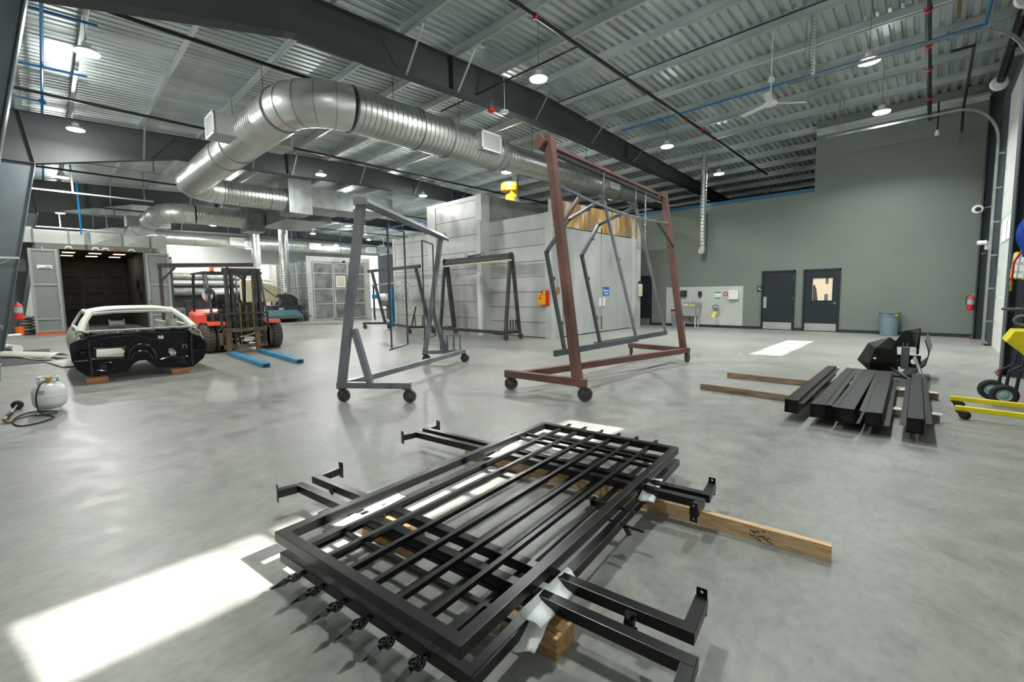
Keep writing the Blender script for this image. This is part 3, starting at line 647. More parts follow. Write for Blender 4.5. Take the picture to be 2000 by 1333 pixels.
# ---- grey rack (front left)
t = thing('rolling_rack', 'tall grey steel rolling rack on casters with two thin frames hanging from it', 'rack', (-6.6, 4.2, 0))
A, B_ = V((-5.83, 2.73, .232)), V((-5.08, 3.29, .232)); A2, B2 = V((-7.76, 5.49, .232)), V((-7.2, 6.08, .232))
T1, T2 = V((-5.30, 2.87, 2.60)), V((-7.40, 5.72, 2.60))
dr = V((-.598, .8016, 0))
MB().bar(A, B_, .08, ext=.05).build('base_tube', 'greyrack', t, bevel=.004)
MB().bar(A2, B2, .08, ext=.05).build('base_tube', 'greyrack', t, bevel=.004)
MB().bar(A+V((-.03, .09, 0)), B2, .08).build('base_rail', 'greyrack', t, bevel=.004)
MB().bar(A+V((.01, .01, .03)), T1+V((0, 0, .1)), .10, .10, up=dr).build('upright', 'greyrack', t, bevel=.004)
MB().bar(V((-5.50, 2.98, .27)), V((-5.66, 2.87, 1.0)), .08, .08, up=dr).build('brace', 'greyrack', t, bevel=.004)
MB().bar(A2+V((.02, .0, .03)), T2+V((0, 0, 0)), .09, .09, up=dr).build('upright', 'greyrack', t, bevel=.004)
MB().bar(V((-7.43, 5.78, .27)), V((-7.62, 5.62, 1.15)), .09, .08, up=dr).build('brace', 'greyrack', t, bevel=.004)
b = MB()   # inverted-V channel with hook slots
P0, P1 = T1-dr*.02, T2+dr*.32
sd = V((dr.y, -dr.x, 0))
for s in (-1, 1): b.bar(P0+sd*(s*.045)+V((0, 0, .055)), P1+sd*(s*.045)+V((0, 0, .055)), .012, .12, up=V((0, 0, 1))+sd*(-s*1.))
b.build('top_beam', 'greyrack', t)
b = MB(); b.bar(P0-dr*.06+V((0, 0, .03)), P0+dr*.0+V((0, 0, .03)), .16, .09); b.prism([P1+sd*.09, P1-sd*.09, P1+V((0, 0, .16))], dr*.008); b.build('end_plate', 'greyrack', t)
b = MB()
n = 60
for i in range(n):
    p = P0.lerp(P1, (i+.5)/n); b.bar(p+sd*.085+V((0, 0, .0)), p+sd*.085+V((0, 0, -.035)), .018, .004, up=dr)
b.build('hook_comb', 'greyrack', t)
for k in range(4):
    p = A2.lerp(B2, .42+.17*k); MB().bar(p+V((0, 0, .04)), p+V((0, 0, .36)), .03).build('stake', 'silver', t)
for p in (A, B_, A2, B2): caster(t, p.x, p.y, .19, .09, .5)
def hung_frame(p_tl, p_tr, z0, z1, label, w=.022):
    t = thing('steel_rectangle', label, 'steel frame', ((p_tl[0]+p_tr[0])/2, (p_tl[1]+p_tr[1])/2, z0), 'thin rectangular frames on the grey rack')
    a, c = V((*p_tl, 0)), V((*p_tr, 0)); Z = lambda p, z: V((p.x, p.y, z))
    d = (c-a).normalized()
    MB().bar(Z(a, z0), Z(a, z1), w, w, up=d).build('side_bar', 'framegrey', t); MB().bar(Z(c, z0), Z(c, z1), w, w, up=d).build('side_bar', 'framegrey', t)
    MB().bar(Z(a, z1), Z(c, z1), w).build('top_bar', 'framegrey', t); MB().bar(Z(a, z0)-d*.06, Z(c, z0)+d*.03, w+.012, w).build('bottom_bar', 'framegrey', t)
    for p in (a.lerp(c, .08), a.lerp(c, .9)):
        MB().tube([Z(p, z1), Z(p, z1+.1)+V((.006, 0, 0)), Z(p, 2.585)], .003, 6).build('hanging_wire', 'steel', t)
    return t
hung_frame((-5.77, 3.50), (-6.17, 4.04), .652, 2.45, 'thin rectangular steel frame hung on the grey rack, the nearer left one')
hung_frame((-6.70, 4.755), (-7.10, 5.29), .642, 2.42, 'thin rectangular steel frame hung on the grey rack, the farther right one')

# ---- red-brown rack
t = thing('rolling_rack', 'tallest rolling rack in brown-red paint on casters with bent tube frames hanging', 'rack', (-3.9, 6.9, 0))
A, B_, A2, B2 = V((-4.57, 4.74, .25)), V((-3.32, 4.85, .25)), V((-4.85, 9.0, .25)), V((-3.55, 8.88, .25))
T1, T2 = V((-3.86, 4.86, 3.44)), V((-4.10, 8.92, 3.38)); dr = (T2-T1).normalized(); sd = V((dr.y, -dr.x, 0))
MB().bar(A, B_, .10, ext=.05).build('base_tube', 'brownrack', t, bevel=.004)
MB().bar(A2, B2, .10, ext=.05).build('base_tube', 'brownrack', t, bevel=.004)
MB().bar(V((-4.35, 4.81, .25)), B2, .10).build('base_rail', 'brownrack', t, bevel=.004)
MB().bar(V((-3.40, 4.85, .28)), T1+V((0, 0, .12)), .11, .12, up=dr).build('upright', 'brownrack', t, bevel=.004)
MB().bar(V((-3.62, 8.88, .28)), T2+V((0, 0, .1)), .11, .12, up=dr).build('upright', 'brownrack', t, bevel=.004)
P0, P1 = T1-dr*.0+V((-.08, 0, -.03)), T2+V((-.08, 0, -.03))
b = MB()
for s in (-1, 1): b.bar(P0+sd*(s*.05)+V((0, 0, .06)), P1+sd*(s*.05)+V((0, 0, .06)), .014, .14, up=V((0, 0, 1))+sd*(-s))
b.bar(P0-dr*.14+V((0, 0, .06)), P0+V((0, 0, .06)), .15, .15, up=V((0, 0, 1))+sd)
b.build('top_beam', 'brownrack', t)
b = MB(); b.bar(P0+sd*.06+V((0, 0, -.03)), P1+sd*.06+V((0, 0, -.03)), .03, .05); b.build('hook_rail', 'darkrack', t)
b = MB()
for i in range(90):
    p = P0.lerp(P1, (i+.5)/90); b.bar(p+sd*.06+V((0, 0, -.05)), p+sd*.06+V((0, 0, -.085)), .02, .004, up=dr)
b.build('hook_comb', 'darkrack', t)
L0, L1 = V((-3.80, 4.90, 2.93)), V((-3.98, 8.88, 2.83))
MB().tube([L0.lerp(L1, i/12)+V((0, 0, -.10*math.sin(PI*i/12))) for i in range(13)], .02, 8).build('lower_rail', 'silver', t, smooth=True)
MB().bar((-3.84, 5.55, 2.86), (-3.77, 4.9, 2.30), .05, .05).build('brace', 'brownrack', t); MB().bar((-3.97, 8.3, 2.84), (-3.86, 8.88, 2.35), .03, .03).build('brace', 'darkrack', t)
for p, a in ((A, .4), (B_, .4), (A2, 2.), (B2, 1.6)): caster(t, p.x, p.y, .2, .1, a)
def bent_frame(x, pts, label):
    # pts: (Y, z): foot-left, bend1, bend2, top, foot-right, bar-left
    t = thing('bent_tube_frame', label, 'steel frame', (x, (pts[0][0]+pts[4][0])/2, .5), 'bent tube frames on the red-brown rack')
    P = [V((x, *p)) for p in pts]; w = .045
    MB().bar(P[5], P[4]+V((0, .05, 0)), .05, .09).build('bottom_bar', 'framegrey', t, bevel=.004)
    b = MB()
    for a, c in zip(P[:3], P[1:4]): b.bar(a, c, w, w, up=(1, 0, 0), ext=.012)
    b.build('bent_tube', 'framegrey', t)
    MB().bar(P[3], P[4]+V((0, 0, .04)), w, w, up=(1, 0, 0), ext=.01).build('straight_tube', 'silver', t, bevel=.003)
    for a, c, u in ((P[0], P[1], .3), (P[0], P[1], .75), (P[1], P[2], .55), (P[2], P[3], .5), (P[3], P[4], .4), (P[3], P[4], .85)):
        p = a.lerp(c, u); MB().box(p.x-.015, p.x+.015, p.y+.02, p.y+.075, p.z-.025, p.z+.025).build('mounting_lug', 'framegrey', t)
    MB().box(x-.02, x+.02, pts[3][0]-.16, pts[3][0]+.03, pts[3][1]-.01, pts[3][1]+.05).build('top_plate', 'framegrey', t)
    MB().tube([P[3]+V((0, 0, .05)), P[3]+V((.02, -.03, .13)), P[3]+V((.01, 0, .22)), V((x+.03, pts[3][0]-.04, 3.36))], .008, 6).build('hanging_wire', 'silver', t, smooth=True)
    return t
bent_frame(-3.94, [(5.30, .57), (4.88, 2.015), (5.40, 2.515), (6.36, 2.95), (7.5, .57), (5.05, .57)], 'bent grey tube frame hung on the red-brown rack, the nearer left one')
bent_frame(-4.06, [(6.46, .59), (5.92, 2.03), (6.39, 2.55), (7.66, 3.02), (9.0, .57), (6.3, .57)], 'bent grey tube frame hung on the red-brown rack, the farther right one')
def chain(x, y, z0, z1, label):
    t = MB(); n = int((z1-z0)/.045)
    for i in range(n):
        c = V((x, y, z1-.0225-.045*i)); a = (i % 2)*PI/2; pts = []
        for k in range(8):
            th = 2*PI*k/8; pts.append(c+V((math.cos(a)*math.cos(th)*.014, math.sin(a)*math.cos(th)*.014, math.sin(th)*.03)))
        t.tube(pts, .005, 5, closed=True)
    return tag(t.build('chain', 'steel', smooth=True), label, 'chain')
chain(-4.06, 8.05, 2.3, 3.32, 'short steel chain dangling from the red-brown rack near its far end')

# ---- dark rack in front of the oven
t = thing('rolling_rack', 'dark steel A-frame rolling rack standing in front of the pale oven', 'rack', (-11.1, 10.0, 0))
X0, X1, Ya, Yb = -12.75, -9.5, 9.72, 10.38
for yy in (Ya, ): MB().bar((X0, yy, .24), (X1, yy, .24), .09, .1).build('base_rail', 'darkrack', t)
for xx in (X0, X1): MB().bar((xx, Ya, .24), (xx, Yb, .24), .09, .1, ext=.04).build('base_tube', 'darkrack', t)
for xx in (X0, X1):
    MB().bar((xx, Ya+.02, .28), (xx, 10.0, 2.6), .09, .09).build('upright', 'darkrack', t); MB().bar((xx, Yb-.02, .28), (xx, 10.08, 2.6), .09, .09 if xx == X1 else .16).build('upright', 'darkrack', t)
b = MB(); b.bar((X0-.05, 9.99, 2.58), (X1+.05, 9.99, 2.58), .02, .22); b.bar((X0-.05, 10.09, 2.58), (X1+.05, 10.09, 2.58), .02, .22); b.build('top_beam', 'darkrack', t)
MB().bar((X0-.02, 9.93, 2.44), (X1+.1, 9.93, 2.47), .045, .05).build('front_rail', 'tan', t)
b = MB()
for i in range(70): b.bar((X0+.04+3.1*i/69, 9.97, 2.53), (X0+.06+3.1*i/69, 9.97, 2.60), .01, .012)
b.build('hook_comb', 'galv', t)
for xx in (X0, X1):
    b = MB(); b.lathe([(.12, -.02), (.12, .02)], (xx, 10.03, 2.6), 'X', 16); b.build('end_cap', 'darkrack', t)
b = MB(); b.bar((-11.5, 10.03, 2.72), (-10.9, 10.03, 2.74), .05, .05)
for x in (-11.6, -10.8): b.tube([(x, 9.98, 2.7), (x, 9.98, 2.8), (x+.12, 9.98, 2.8), (x+.12, 9.98, 2.7)], .01, 6)
b.build('lifting_bracket', 'darkrack', t)
for k in range(4): MB().bar((X1-.02, 9.86+.12*k, .28), (X1-.02, 9.86+.12*k, .62), .03).build('stake', 'darkrack', t)
for xx in (X0, X1):
    for yy in (Ya, Yb): caster(t, xx, yy, .19, .09, .3)
# ---- far rack
t = thing('rolling_rack', 'dark rolling rack left of the oven with a cut-metal medallion hanging', 'rack', (-16, 10, 0))
MB().bar((-17.9, 9.55, .24), (-17.1, 10.25, .24), .08, .09, ext=.05).build('base_tube', 'darkrack', t); MB().bar((-14.2, 9.35, .24), (-13.6, 10.0, .24), .08, .09, ext=.05).build('base_tube', 'darkrack', t)
MB().bar((-17.2, 10.15, .24), (-14.15, 9.45, .24), .08, .09).build('base_rail', 'darkrack', t)
MB().bar((-17.2, 10.15, .28), (-17.6, 9.85, 2.45), .1, .1).build('upright', 'darkrack', t); MB().bar((-13.7, 9.95, .28), (-14.1, 9.7, 2.45), .1, .1).build('upright', 'darkrack', t)
MB().bar((-18.0, 9.9, 2.5), (-13.8, 9.66, 2.5), .1, .12).build('top_beam', 'darkrack', t)
MB().bar((-14.15, 9.45, .26), (-14.12, 9.65, 1.0), .05, .05).build('brace', 'darkrack', t)
for k in range(2): MB().bar((-14.05+.2*k, 9.55+.2*k, .28), (-14.05+.2*k, 9.55+.2*k, .65), .03).build('stake', 'darkrack', t)
for x, y_ in ((-17.9, 9.55), (-17.1, 10.25), (-14.2, 9.35), (-13.6, 10.0)): caster(t, x, y_, .19, .09, .8)
# medallion
t = thing('metal_medallion', 'ornate bare-metal scrollwork medallion hanging from the rack left of the oven', 'ornament', (-14.83, 9.7, .9))
b = MB(); cy_, cz = -14.85, 1.46
for k in range(16):
    a = 2*PI*k/16; rx, rz = .42, .50; cxx, czz = cy_+math.cos(a)*rx, cz+math.sin(a)*rz
    b.tube([(cxx+math.cos(2*PI*j/10)*.09, 9.7, czz+math.sin(2*PI*j/10)*.09) for j in range(10)], .021, 5, closed=True)
for ring_r, n_, rr in ((.27, 12, .09), (.12, 7, .08)):
    for k in range(n_):
        a = 2*PI*(k+.5)/n_; cxx, czz = cy_+math.cos(a)*ring_r, cz+math.sin(a)*ring_r*1.2
        b.tube([(cxx+math.cos(2*PI*j/10)*rr, 9.7, czz+math.sin(2*PI*j/10)*rr*.9) for j in range(10)], .018, 5, closed=True)
b.tube([(cy_+math.cos(2*PI*j/24)*.35, 9.7, cz+math.sin(2*PI*j/24)*.42) for j in range(24)], .012, 5, closed=True)
b.build('scrollwork', 'galvlight', t, smooth=True)
for x in (-15.0, -14.7): MB().tube([(x, 9.7, 1.95), (x-.03, 9.7, 2.2), (x, 9.7, 2.44)], .006, 6).build('hanging_wire', 'steel', t)


# ------------------------------------------------------------------ the two ornamental gates stacked on timber
def bil(q, u, v, z):
    a, b_, c, d = [V((*p, 0)) for p in q]       # near-left, near-right, far-right, far-left
    p = a*(1-u)*(1-v)+b_*u*(1-v)+c*u*v+d*(1-u)*v
    return V((p.x, p.y, z))
def finial_mesh(b, p, d, up=V((0, 0, 1))):
    """cast spear finial growing from p along d"""
    d = d.normalized(); s = d.cross(up).normalized()
    ax = (s, up, d)
    b.lathe([(.0125, 0), (.0125, .012), (.009, .016), (.009, .03), (.014, .034), (.014, .042), (.008, .048), (.007, .062), (.012, .066), (.008, .072)], p, ax, 10)
    q = p+d*.072
    b.lathe([(.006, 0), (.021, .016), (.016, .03), (.003, .078), (.0005, .08)], q, ax, 4)
    for sg in (-1, 1):
        pts = []
        for k in range(9):
            a = k/8*PI*1.5; r = .018*(1-k*.055)
            pts.append(p+d*(.052-.004*k*.3+math.sin(a)*.014)+s*(sg*(.010+r*(1-math.cos(a))*.75)))
        b.tube(pts, [.0065-.0003*k for k in range(9)], 6)
        b.sphere(pts[-1], .0085, 8); b.sphere(p+d*.045+s*(sg*.012), .009, 8)
    b.sphere(p+d*.05+up*.008, .008, 8)
    return b
def gate(q, zc, label, flip):
    t = thing('ornamental_gate', label, 'gate', tuple(bil(q, .5, .5, zc-.0255)), 'ornamental gates')
    P = lambda u, v, z=zc: bil(q, u, v, z)
    fr = MB(); w = .051; e = .0206/1.0
    W, Ln = 1.25, 2.37; eu, ev = .0255/W, .0255/Ln
    c = [P(eu, ev), P(1-eu, ev), P(1-eu, 1-ev), P(eu, 1-ev)]
    # mitred frame built as one hollow loop
    o_ = [P(0, 0, zc-w/2), P(1, 0, zc-w/2), P(1, 1, zc-w/2), P(0, 1, zc-w/2)]
    i_ = [P(2*eu, 2*ev, zc-w/2), P(1-2*eu, 2*ev, zc-w/2), P(1-2*eu, 1-2*ev, zc-w/2), P(2*eu, 1-2*ev, zc-w/2)]
    U = V((0, 0, w)); bm = fr.bm
    vo = [bm.verts.new(p) for p in o_]; vi = [bm.verts.new(p) for p in i_]; vo2 = [bm.verts.new(p+U) for p in o_]; vi2 = [bm.verts.new(p+U) for p in i_]
    for k in range(4):
        j = (k+1) % 4
        bm.faces.new((vo[k], vo[j], vi[j], vi[k])); bm.faces.new((vo2[k], vi2[k], vi2[j], vo2[j]))
        bm.faces.new((vo[k], vo2[k], vo2[j], vo[j])); bm.faces.new((vi[k], vi[j], vi2[j], vi2[k]))
    fr.build('frame', 'black', t, bevel=.003)
    F_ = lambda v: 1-v if flip else v          # v=0 is the spear end
    for k in range(6):
        u = 2*eu+(1-4*eu)*(k+1)/7
        MB().bar(P(u, 2*ev), P(u, 1-2*ev), .0254, .0254).build('picket', 'black', t, bevel=.0015)
        ve = F_(0); d = (P(u, F_(0))-P(u, F_(.1))).normalized()
        b = MB(); finial_mesh(b, P(u, ve)+d*.0005, d); b.build('finial', 'blackgloss2' if 'blackgloss2' in M else 'black', t, smooth=True)
    for v in (.135, .182):
        MB().bar(P(2*eu, F_(v)), P(1-2*eu, F_(v)), .0254, .024).build('cross_rail', 'black', t, bevel=.0015)
    # hinge lugs on one long side
    for v in (.12, .45, .84):
        s = 0 if not flip else 0
        p = P(-.004, v, zc)
        b = MB(); d2 = (P(0, 0)-P(1, 0)).normalized(); b.bar(p+V((0, 0, -.0)), p+d2*.03, .05, .02); b.lathe([(.012, -.03), (.012, .03)], p+d2*.035, ((P(0, 1)-P(0, 0)).normalized().cross(V((0,0,1))), V((0,0,1)), (P(0, 1)-P(0, 0)).normalized()), 10)
        b.build('hinge', 'black', t)
    return t
M['blackgloss2'] = mat('glossy_black_casting', (.005, .005, .007), .14, 0., 0, 4, coat=.6)
zw = .089
QB = [(-2.367, .742), (-1.072, .910), (-1.360, 3.311), (-2.600, 3.155)]
QT = [(-2.349, .718), (-1.091, .875), (-1.335, 3.226), (-2.537, 3.076)]
g = gate(QB, zw+.004+.0255, 'lower of the two stacked black ornamental gates, its spear finials pointing at the camera', False)
p = bil(QB, 1.0, .52, .09); 
b = MB(); b.tube([p+V((-.10, -.01, .05)), p+V((.14, .012, .045))], .007, 8); b.bar(p+V((.03, 0, .045)), p+V((.06, .0, -.0)), .01, .03); b.build('latch', 'blackgloss2', g, smooth=True)
g = gate(QT, zw+.106+.0255+.0255-.0255+.0255, 'upper of the two stacked black ornamental gates, lying flat on top', True)
p = bil(QT, .93, .545, .215)
b = MB(); b.bar(p+V((-.05, -.01, .0)), p+V((.07, .01, 0)), .05, .035); b.tube([p+V((-.08, -.015, .022)), p+V((.19, .02, .018))], .008, 8); b.lathe([(.028, -.006), (.028, .006)], p+V((-.075, -.01, .012)), 'X', 12); b.lathe([(.02, -.006), (.02, .006)], p+V((.05, .0, .02)), 'X', 12)
b.build('latch', 'blackgloss2', g)
# four wall brackets between the gates
def bracket(pl, cl, cr, pr, label, tabs=()):
    z = zw+.055+.002+.0255
    t = thing('gate_bracket', label, 'bracket', ((cl[0]+cr[0])/2, (cl[1]+cr[1])/2, z-.0255), 'gate mounting brackets')
    L_, A_, B2_, R_ = [V((*p, z)) for p in (pl, cl, cr, pr)]
    d = (B2_-A_).normalized(); w = .0505
    b = MB(); b.bar(A_, B2_, w, w, ext=w/2); b.build('long_tube', 'black', t, bevel=.003)
    for c_, e in ((A_, L_), (B2_, R_)):
        n = (e-c_).normalized(); MB().bar(c_+n*w/2, e, w, w-.0006).build('return_arm', 'black', t, bevel=.003)
        s = n.cross(V((0, 0, 1)))
        def rect(hw, z0, z1): return [e+s*(-hw)+V((0, 0, z0)), e+s*hw+V((0, 0, z0)), e+s*hw+V((0, 0, z1)), e+s*(-hw)+V((0, 0, z1))]
        def circ(zc_): return [e+s*(math.cos(2*PI*k/12)*.0065)+V((0, 0, zc_+math.sin(2*PI*k/12)*.0065)) for k in range(12)]
        MB().prism(rect(.021, -.057, .057), n*.006, [circ(.041), circ(-.041)]).build('mounting_plate', 'black', t)
    for f, sg in tabs:
        p = A_.lerp(B2_, f); s = V((-d.y, d.x, 0))*sg
        b = MB(); pts = [p+s*.024+V((0, 0, .01))-d*.0, p+s*.024+d*.045+V((0, 0, .012)), p+s*.055+d*.05+V((0, 0, -.02)), p+s*.06+d*.02+V((0, 0, -.04)), p+s*.05-d*.0+V((0, 0, -.035))]
        b.prism(pts, V((0, 0, -.006))); b.tube([p+s*.03+d*.02, p+s*.045+d*.035+V((0, 0, .012)), p+s*.06+d*.02+V((0, 0, -.005))], .006, 6); b.build('latch_catch', 'blackgloss2', t, smooth=True)
    return t
bracket((-3.105, 1.42), (-3.07, 1.232), (-.60, 1.573), (-.628, 1.775), 'black bracket nearest the camera but one, its right arm turned away with an upright plate', ((.905, -1), (.09, -1)))
bracket((-3.04, .965), (-3.02, 1.102), (-.542, 1.428), (-.50, 1.20), 'black bracket nearest the camera, its right arm running out of the picture', ((.905, 1),))
bracket((-3.425, 2.55), (-3.40, 2.392), (-.957, 2.742), (-.985, 2.92), 'black bracket at the far end of the gates, its right arm turned away', ((.42, -1),))
bracket((-3.40, 2.14), (-3.385, 2.277), (-.955, 2.636), (-.94, 2.50), 'black bracket at the far end of the gates, its right arm turned towards the camera', ((.55, 1),))
# timbers under the gates
def beam(name, p, q, w, h, m, label, cat, z=0., bevel=.004):
    b = MB(); b.bar((p[0], p[1], z+h/2), (q[0], q[1], z+h/2), w, h)
    return tag(b.build(name, m, bevel=bevel), label, cat)
t = thing('timber_block', 'short thick timber post under the near right corner of the gates, its sawn end showing', 'timber', (-1.8, 1.25, 0), 'pine timbers under the gates')
MB().bar((-1.30, 1.335, .0445), (-1.010, 1.358, .0445), .135, .089).build('timber', 'woody', t, bevel=.003)
t = thing('timber_block', 'short thick timber post seen between the pickets at the left near end of the gates', 'timber', (-2.25, 1.32, 0), 'pine timbers under the gates')
MB().bar((-2.46, 1.30, .0445), (-2.05, 1.35, .0445), .135, .089).build('timber', 'woody', t, bevel=.003)
t = thing('timber_block', 'long pine plank on edge under the far end of the gates with a black stamp', 'timber', (-1.6, 2.5, 0), 'pine timbers under the gates')
MB().bar((-2.95, 2.50, .0445), (-.32, 2.79, .0445), .040, .0885).build('timber', 'wood', t, bevel=.002)
st = MB(); d = V((2.63, .29, 0)).normalized(); nrm = V((d.y, -d.x, 0))
base = V((-.66, 2.7525, .045))+nrm*.0205
for k in range(16):
    a = base+d*random.uniform(-.05, .05)+V((0, 0, random.uniform(-.03, .03))); c_ = a+d*random.uniform(.008, .03)+V((0, 0, random.uniform(-.02, .02)))
    st.bar(a, c_, .0006, .005, up=(0, 0, 1))
st.build('printed_stamp', 'ink', t)
# foam sheets
def foam(pts, label, drop=.0, nu=9, nv=7, amp=.006, fall=None):
    a, b_, c, d = [V(p) for p in pts]
    def fn(u, v):
        p = a*(1-u)*(1-v)+b_*u*(1-v)+c*u*v+d*(1-u)*v
        k = math.sin(u*7+v*3)*.5+math.sin(v*11+u*2)*.5
        edge = 1+.08*math.sin(u*23)+.08*math.sin(v*19)
        return p+V((k*amp*.6, math.sin(u*9+v*8)*amp*.6, k*amp))
    b = MB(); b.grid(fn, nu, nv); o = b.build('foam_sheet', 'foam', solid=.003, smooth=True); return tag(o, label, 'foam sheet', 'foam sheets between the gates')
foam([(-1.155, 1.56, .197), (-1.075, 1.57, .150), (-1.035, 1.24, .15), (-1.125, 1.20, .197)], 'white foam sheet draped over the near right corner between the gates')
foam([(-1.16, 1.26, .147), (-1.05, 1.31, .150), (-1.03, 1.19, .085), (-1.12, 1.14, .075)], 'small white foam flap hanging on the thick timber post')
foam([(-1.33, 2.72, .199), (-1.245, 2.75, .198), (-1.19, 2.52, .14), (-1.27, 2.46, .16)], 'white foam sheet between the gates above the long pine plank')
foam([(-2.36, 2.30, .199), (-2.42, 2.66, .199), (-2.50, 2.64, .20), (-2.44, 2.26, .19)], 'white foam sheet at the far left edge of the gates')
foam([(-2.26, 1.04, .197), (-2.32, 1.46, .197), (-2.42, 1.44, .197), (-2.35, 1.0, .19)], 'white foam sheet at the near left edge of the gates')

# ------------------------------------------------------------------ black box beams on timbers
def oldtimber(y0, y1, label):
    t = beam('timber_rail', (-2.405, y0), (.13, y1), .04, .089, 'woodold', label, 'timber'); t['group'] = 'weathered timbers'
oldtimber(6.56, 6.47, 'weathered timber rail nearer the camera under the black box beams')
oldtimber(7.73, 7.80, 'weathered timber rail farther back under the black box beams')
def boxbeam(nl, nr, fl, fr, fll, flr, label, h=.145):
    z0 = .091; z1 = z0+h
    t = thing('box_beam', label, 'steel beam', ((nl[0]+nr[0])/2, 7, z0), 'black box beams on timber')
    b = MB(); th = .004
    a = [V((*p, 0)) for p in (nl, nr, fr, fl)]
    for i, j in ((0, 3), (1, 2)):
        p, q = a[i], a[j]; s = V((th if i == 0 else -th, 0, 0))
        b.hexa([p+V((0,0,z0)), p+s+V((0,0,z0)), q+s+V((0,0,z0)), q+V((0,0,z0)), p+V((0,0,z1)), p+s+V((0,0,z1)), q+s+V((0,0,z1)), q+V((0,0,z1))])
    for z in (z0, z1-th): b.hexa([x+V((0, 0, z)) for x in a]+[x+V((0, 0, z+th)) for x in a])
    b.build('box_section', 'blacksatin', t)
    b = MB()
    for p in (a[0], a[3]):
        pass
    MB().hexa([a[0].lerp(a[3], .02)+V((th, 0, z0+th)), a[1].lerp(a[2], .02)+V((-th, 0, z0+th)), a[1].lerp(a[2], .021)+V((-th, 0, z0+th)), a[0].lerp(a[3], .021)+V((th, 0, z0+th)), a[0].lerp(a[3], .02)+V((th, 0, z1-th)), a[1].lerp(a[2], .02)+V((-th, 0, z1-th)), a[1].lerp(a[2], .021)+V((-th, 0, z1-th)), a[0].lerp(a[3], .021)+V((th, 0, z1-th))]).build('hollow_shade', 'ink', t)  # black sheet standing for the shade inside the open beam end
    for i, j, spec, sg in ((0, 3, fll, -1), (1, 2, flr, 1)):
        if not spec: continue
        w, dz = spec; p, q = a[i], a[j]; z = z1-th-dz
        MB().hexa([p+V((sg*.0005, 0, z)), p+V((sg*w, .02, z)), q+V((sg*w, -.02, z)), q+V((sg*.0005, 0, z)), p+V((sg*.0005, 0, z+.003)), p+V((sg*w, .02, z+.003)), q+V((sg*w, -.02, z+.003)), q+V((sg*.0005, 0, z+.003))]).build('flange', 'blacksatin', t)
    return t
boxbeam((-1.128, 5.577), (-1.0, 5.577), (-1.137, 8.47), (-1.03, 8.487), None, (.05, .03), 'black box beam on the far left of the row on timbers')
boxbeam((-.882, 5.53), (-.755, 5.55), (-.893, 8.46), (-.80, 8.38), None, (.055, .0), 'black box beam second from the left on the timbers')
boxbeam((-.648, 5.513), (-.504, 5.516), (-.655, 8.41), (-.525, 8.4), (.045, .0), (.04, .14), 'black box beam third from the left on the timbers')
boxbeam((-.417, 5.487), (-.288, 5.51), (-.485, 8.38), (-.352, 8.44), (.05, .0), (.055, .12), 'black box beam fourth from the left on the timbers')
boxbeam((-.113, 5.482), (.012, 5.497), (-.15, 8.4), (-.045, 8.42), (.05, .08), (.055, .04), 'black box beam standing apart on the right of the row')
for i, (x, y_) in enumerate(((-.2, 6.51), (-.2, 7.78), (.09, 6.48), (.07, 7.79))):
    b = MB(); b.hexa([(x-.05, y_-.03, .090), (x+.05, y_-.03, .090), (x+.05, y_+.03, .090), (x-.05, y_+.03, .090), (x-.05, y_-.02, .1), (x+.04, y_-.025, .104), (x+.06, y_+.02, .1), (x-.04, y_+.03, .106)])
    tag(b.build('foam_pad', 'foam'), ['white foam pad on the nearer timber between the last two box beams', 'white foam pad on the farther timber between the last two box beams', 'white foam pad at the right end of the nearer timber', 'white foam pad at the right end of the farther timber'][i], 'foam pad', 'foam pads on the timbers')

# ------------------------------------------------------------------ faceted black pod
t = thing('faceted_pod', 'black faceted steel shell, the closed left one behind the box beams', 'sculpture', (-.6, 9.4, 0), 'faceted black shells')
yy = 9.15
F0 = [(-.70, .56), (-.45, .66), (-.37, .60), (-.33, .14), (-.66, .10), (-.83, .28)]
ctr = V((-.56, yy-.16, .36))
b = MB(); P_ = [V((x, yy+(.05 if i in (1, 2, 3) else 0), z)) for i, (x, z) in enumerate(F0)]
inner = [V((-.60, yy-.17, .50)), V((-.41, yy-.1, .50)), V((-.40, yy-.12, .28)), V((-.66, yy-.16, .27))]
vs = {}
def fv(k): 
    if k not in vs: vs[k] = b.bm.verts.new(P_[k] if k < 10 else inner[k-10])
    return vs[k]
for f in ((0, 10, 13), (0, 13, 5), (5, 13, 4), (0, 1, 10), (1, 11, 10), (1, 2, 11), (2, 3, 12), (2, 12, 11), (12, 3, 4), (12, 4, 13), (10, 11, 12, 13)):
    b.bm.faces.new([fv(k) for k in f])
b.build('shell', 'blacksatin', t, solid=.012)
MB().prism([(-.62, yy-.19, .33), (-.585, yy-.19, .33), (-.585, yy-.19, .36), (-.62, yy-.19, .36)], (0, .003, 0)).build('access_hole', 'white', t)
b = MB(); b.tube([(-.60, yy+.02, 0.005), (-.60, yy+.02, .2)], .05, 12); b.build('foot', 'blacksatin', t)
t = thing('faceted_pod', 'black faceted steel shell, the open bowl-shaped right one showing its inside', 'sculpture', (-.25, 9.6, 0), 'faceted black shells')
cx_, cy2, cz2 = -.27, 9.6, .42
def bowl(u, v):
    a = -PI*.97+u*PI*1.12; k = round(a/(PI/6))*(PI/6)*.6+a*.4
    R = .36*(1+.08*math.cos(3*a)); rise = .12 if math.cos(a) > 0 else 0
    x = cx_+math.cos(k)*R*(1+.10*v)*.72; z = cz2+math.sin(k)*R*1.15+rise*v*.6
    return V((x, cy2-.22+.5*v, max(.03, z)))
b = MB(); b.grid(bowl, 15, 3); b.build('shell', 'blacksatin', t, solid=.014)
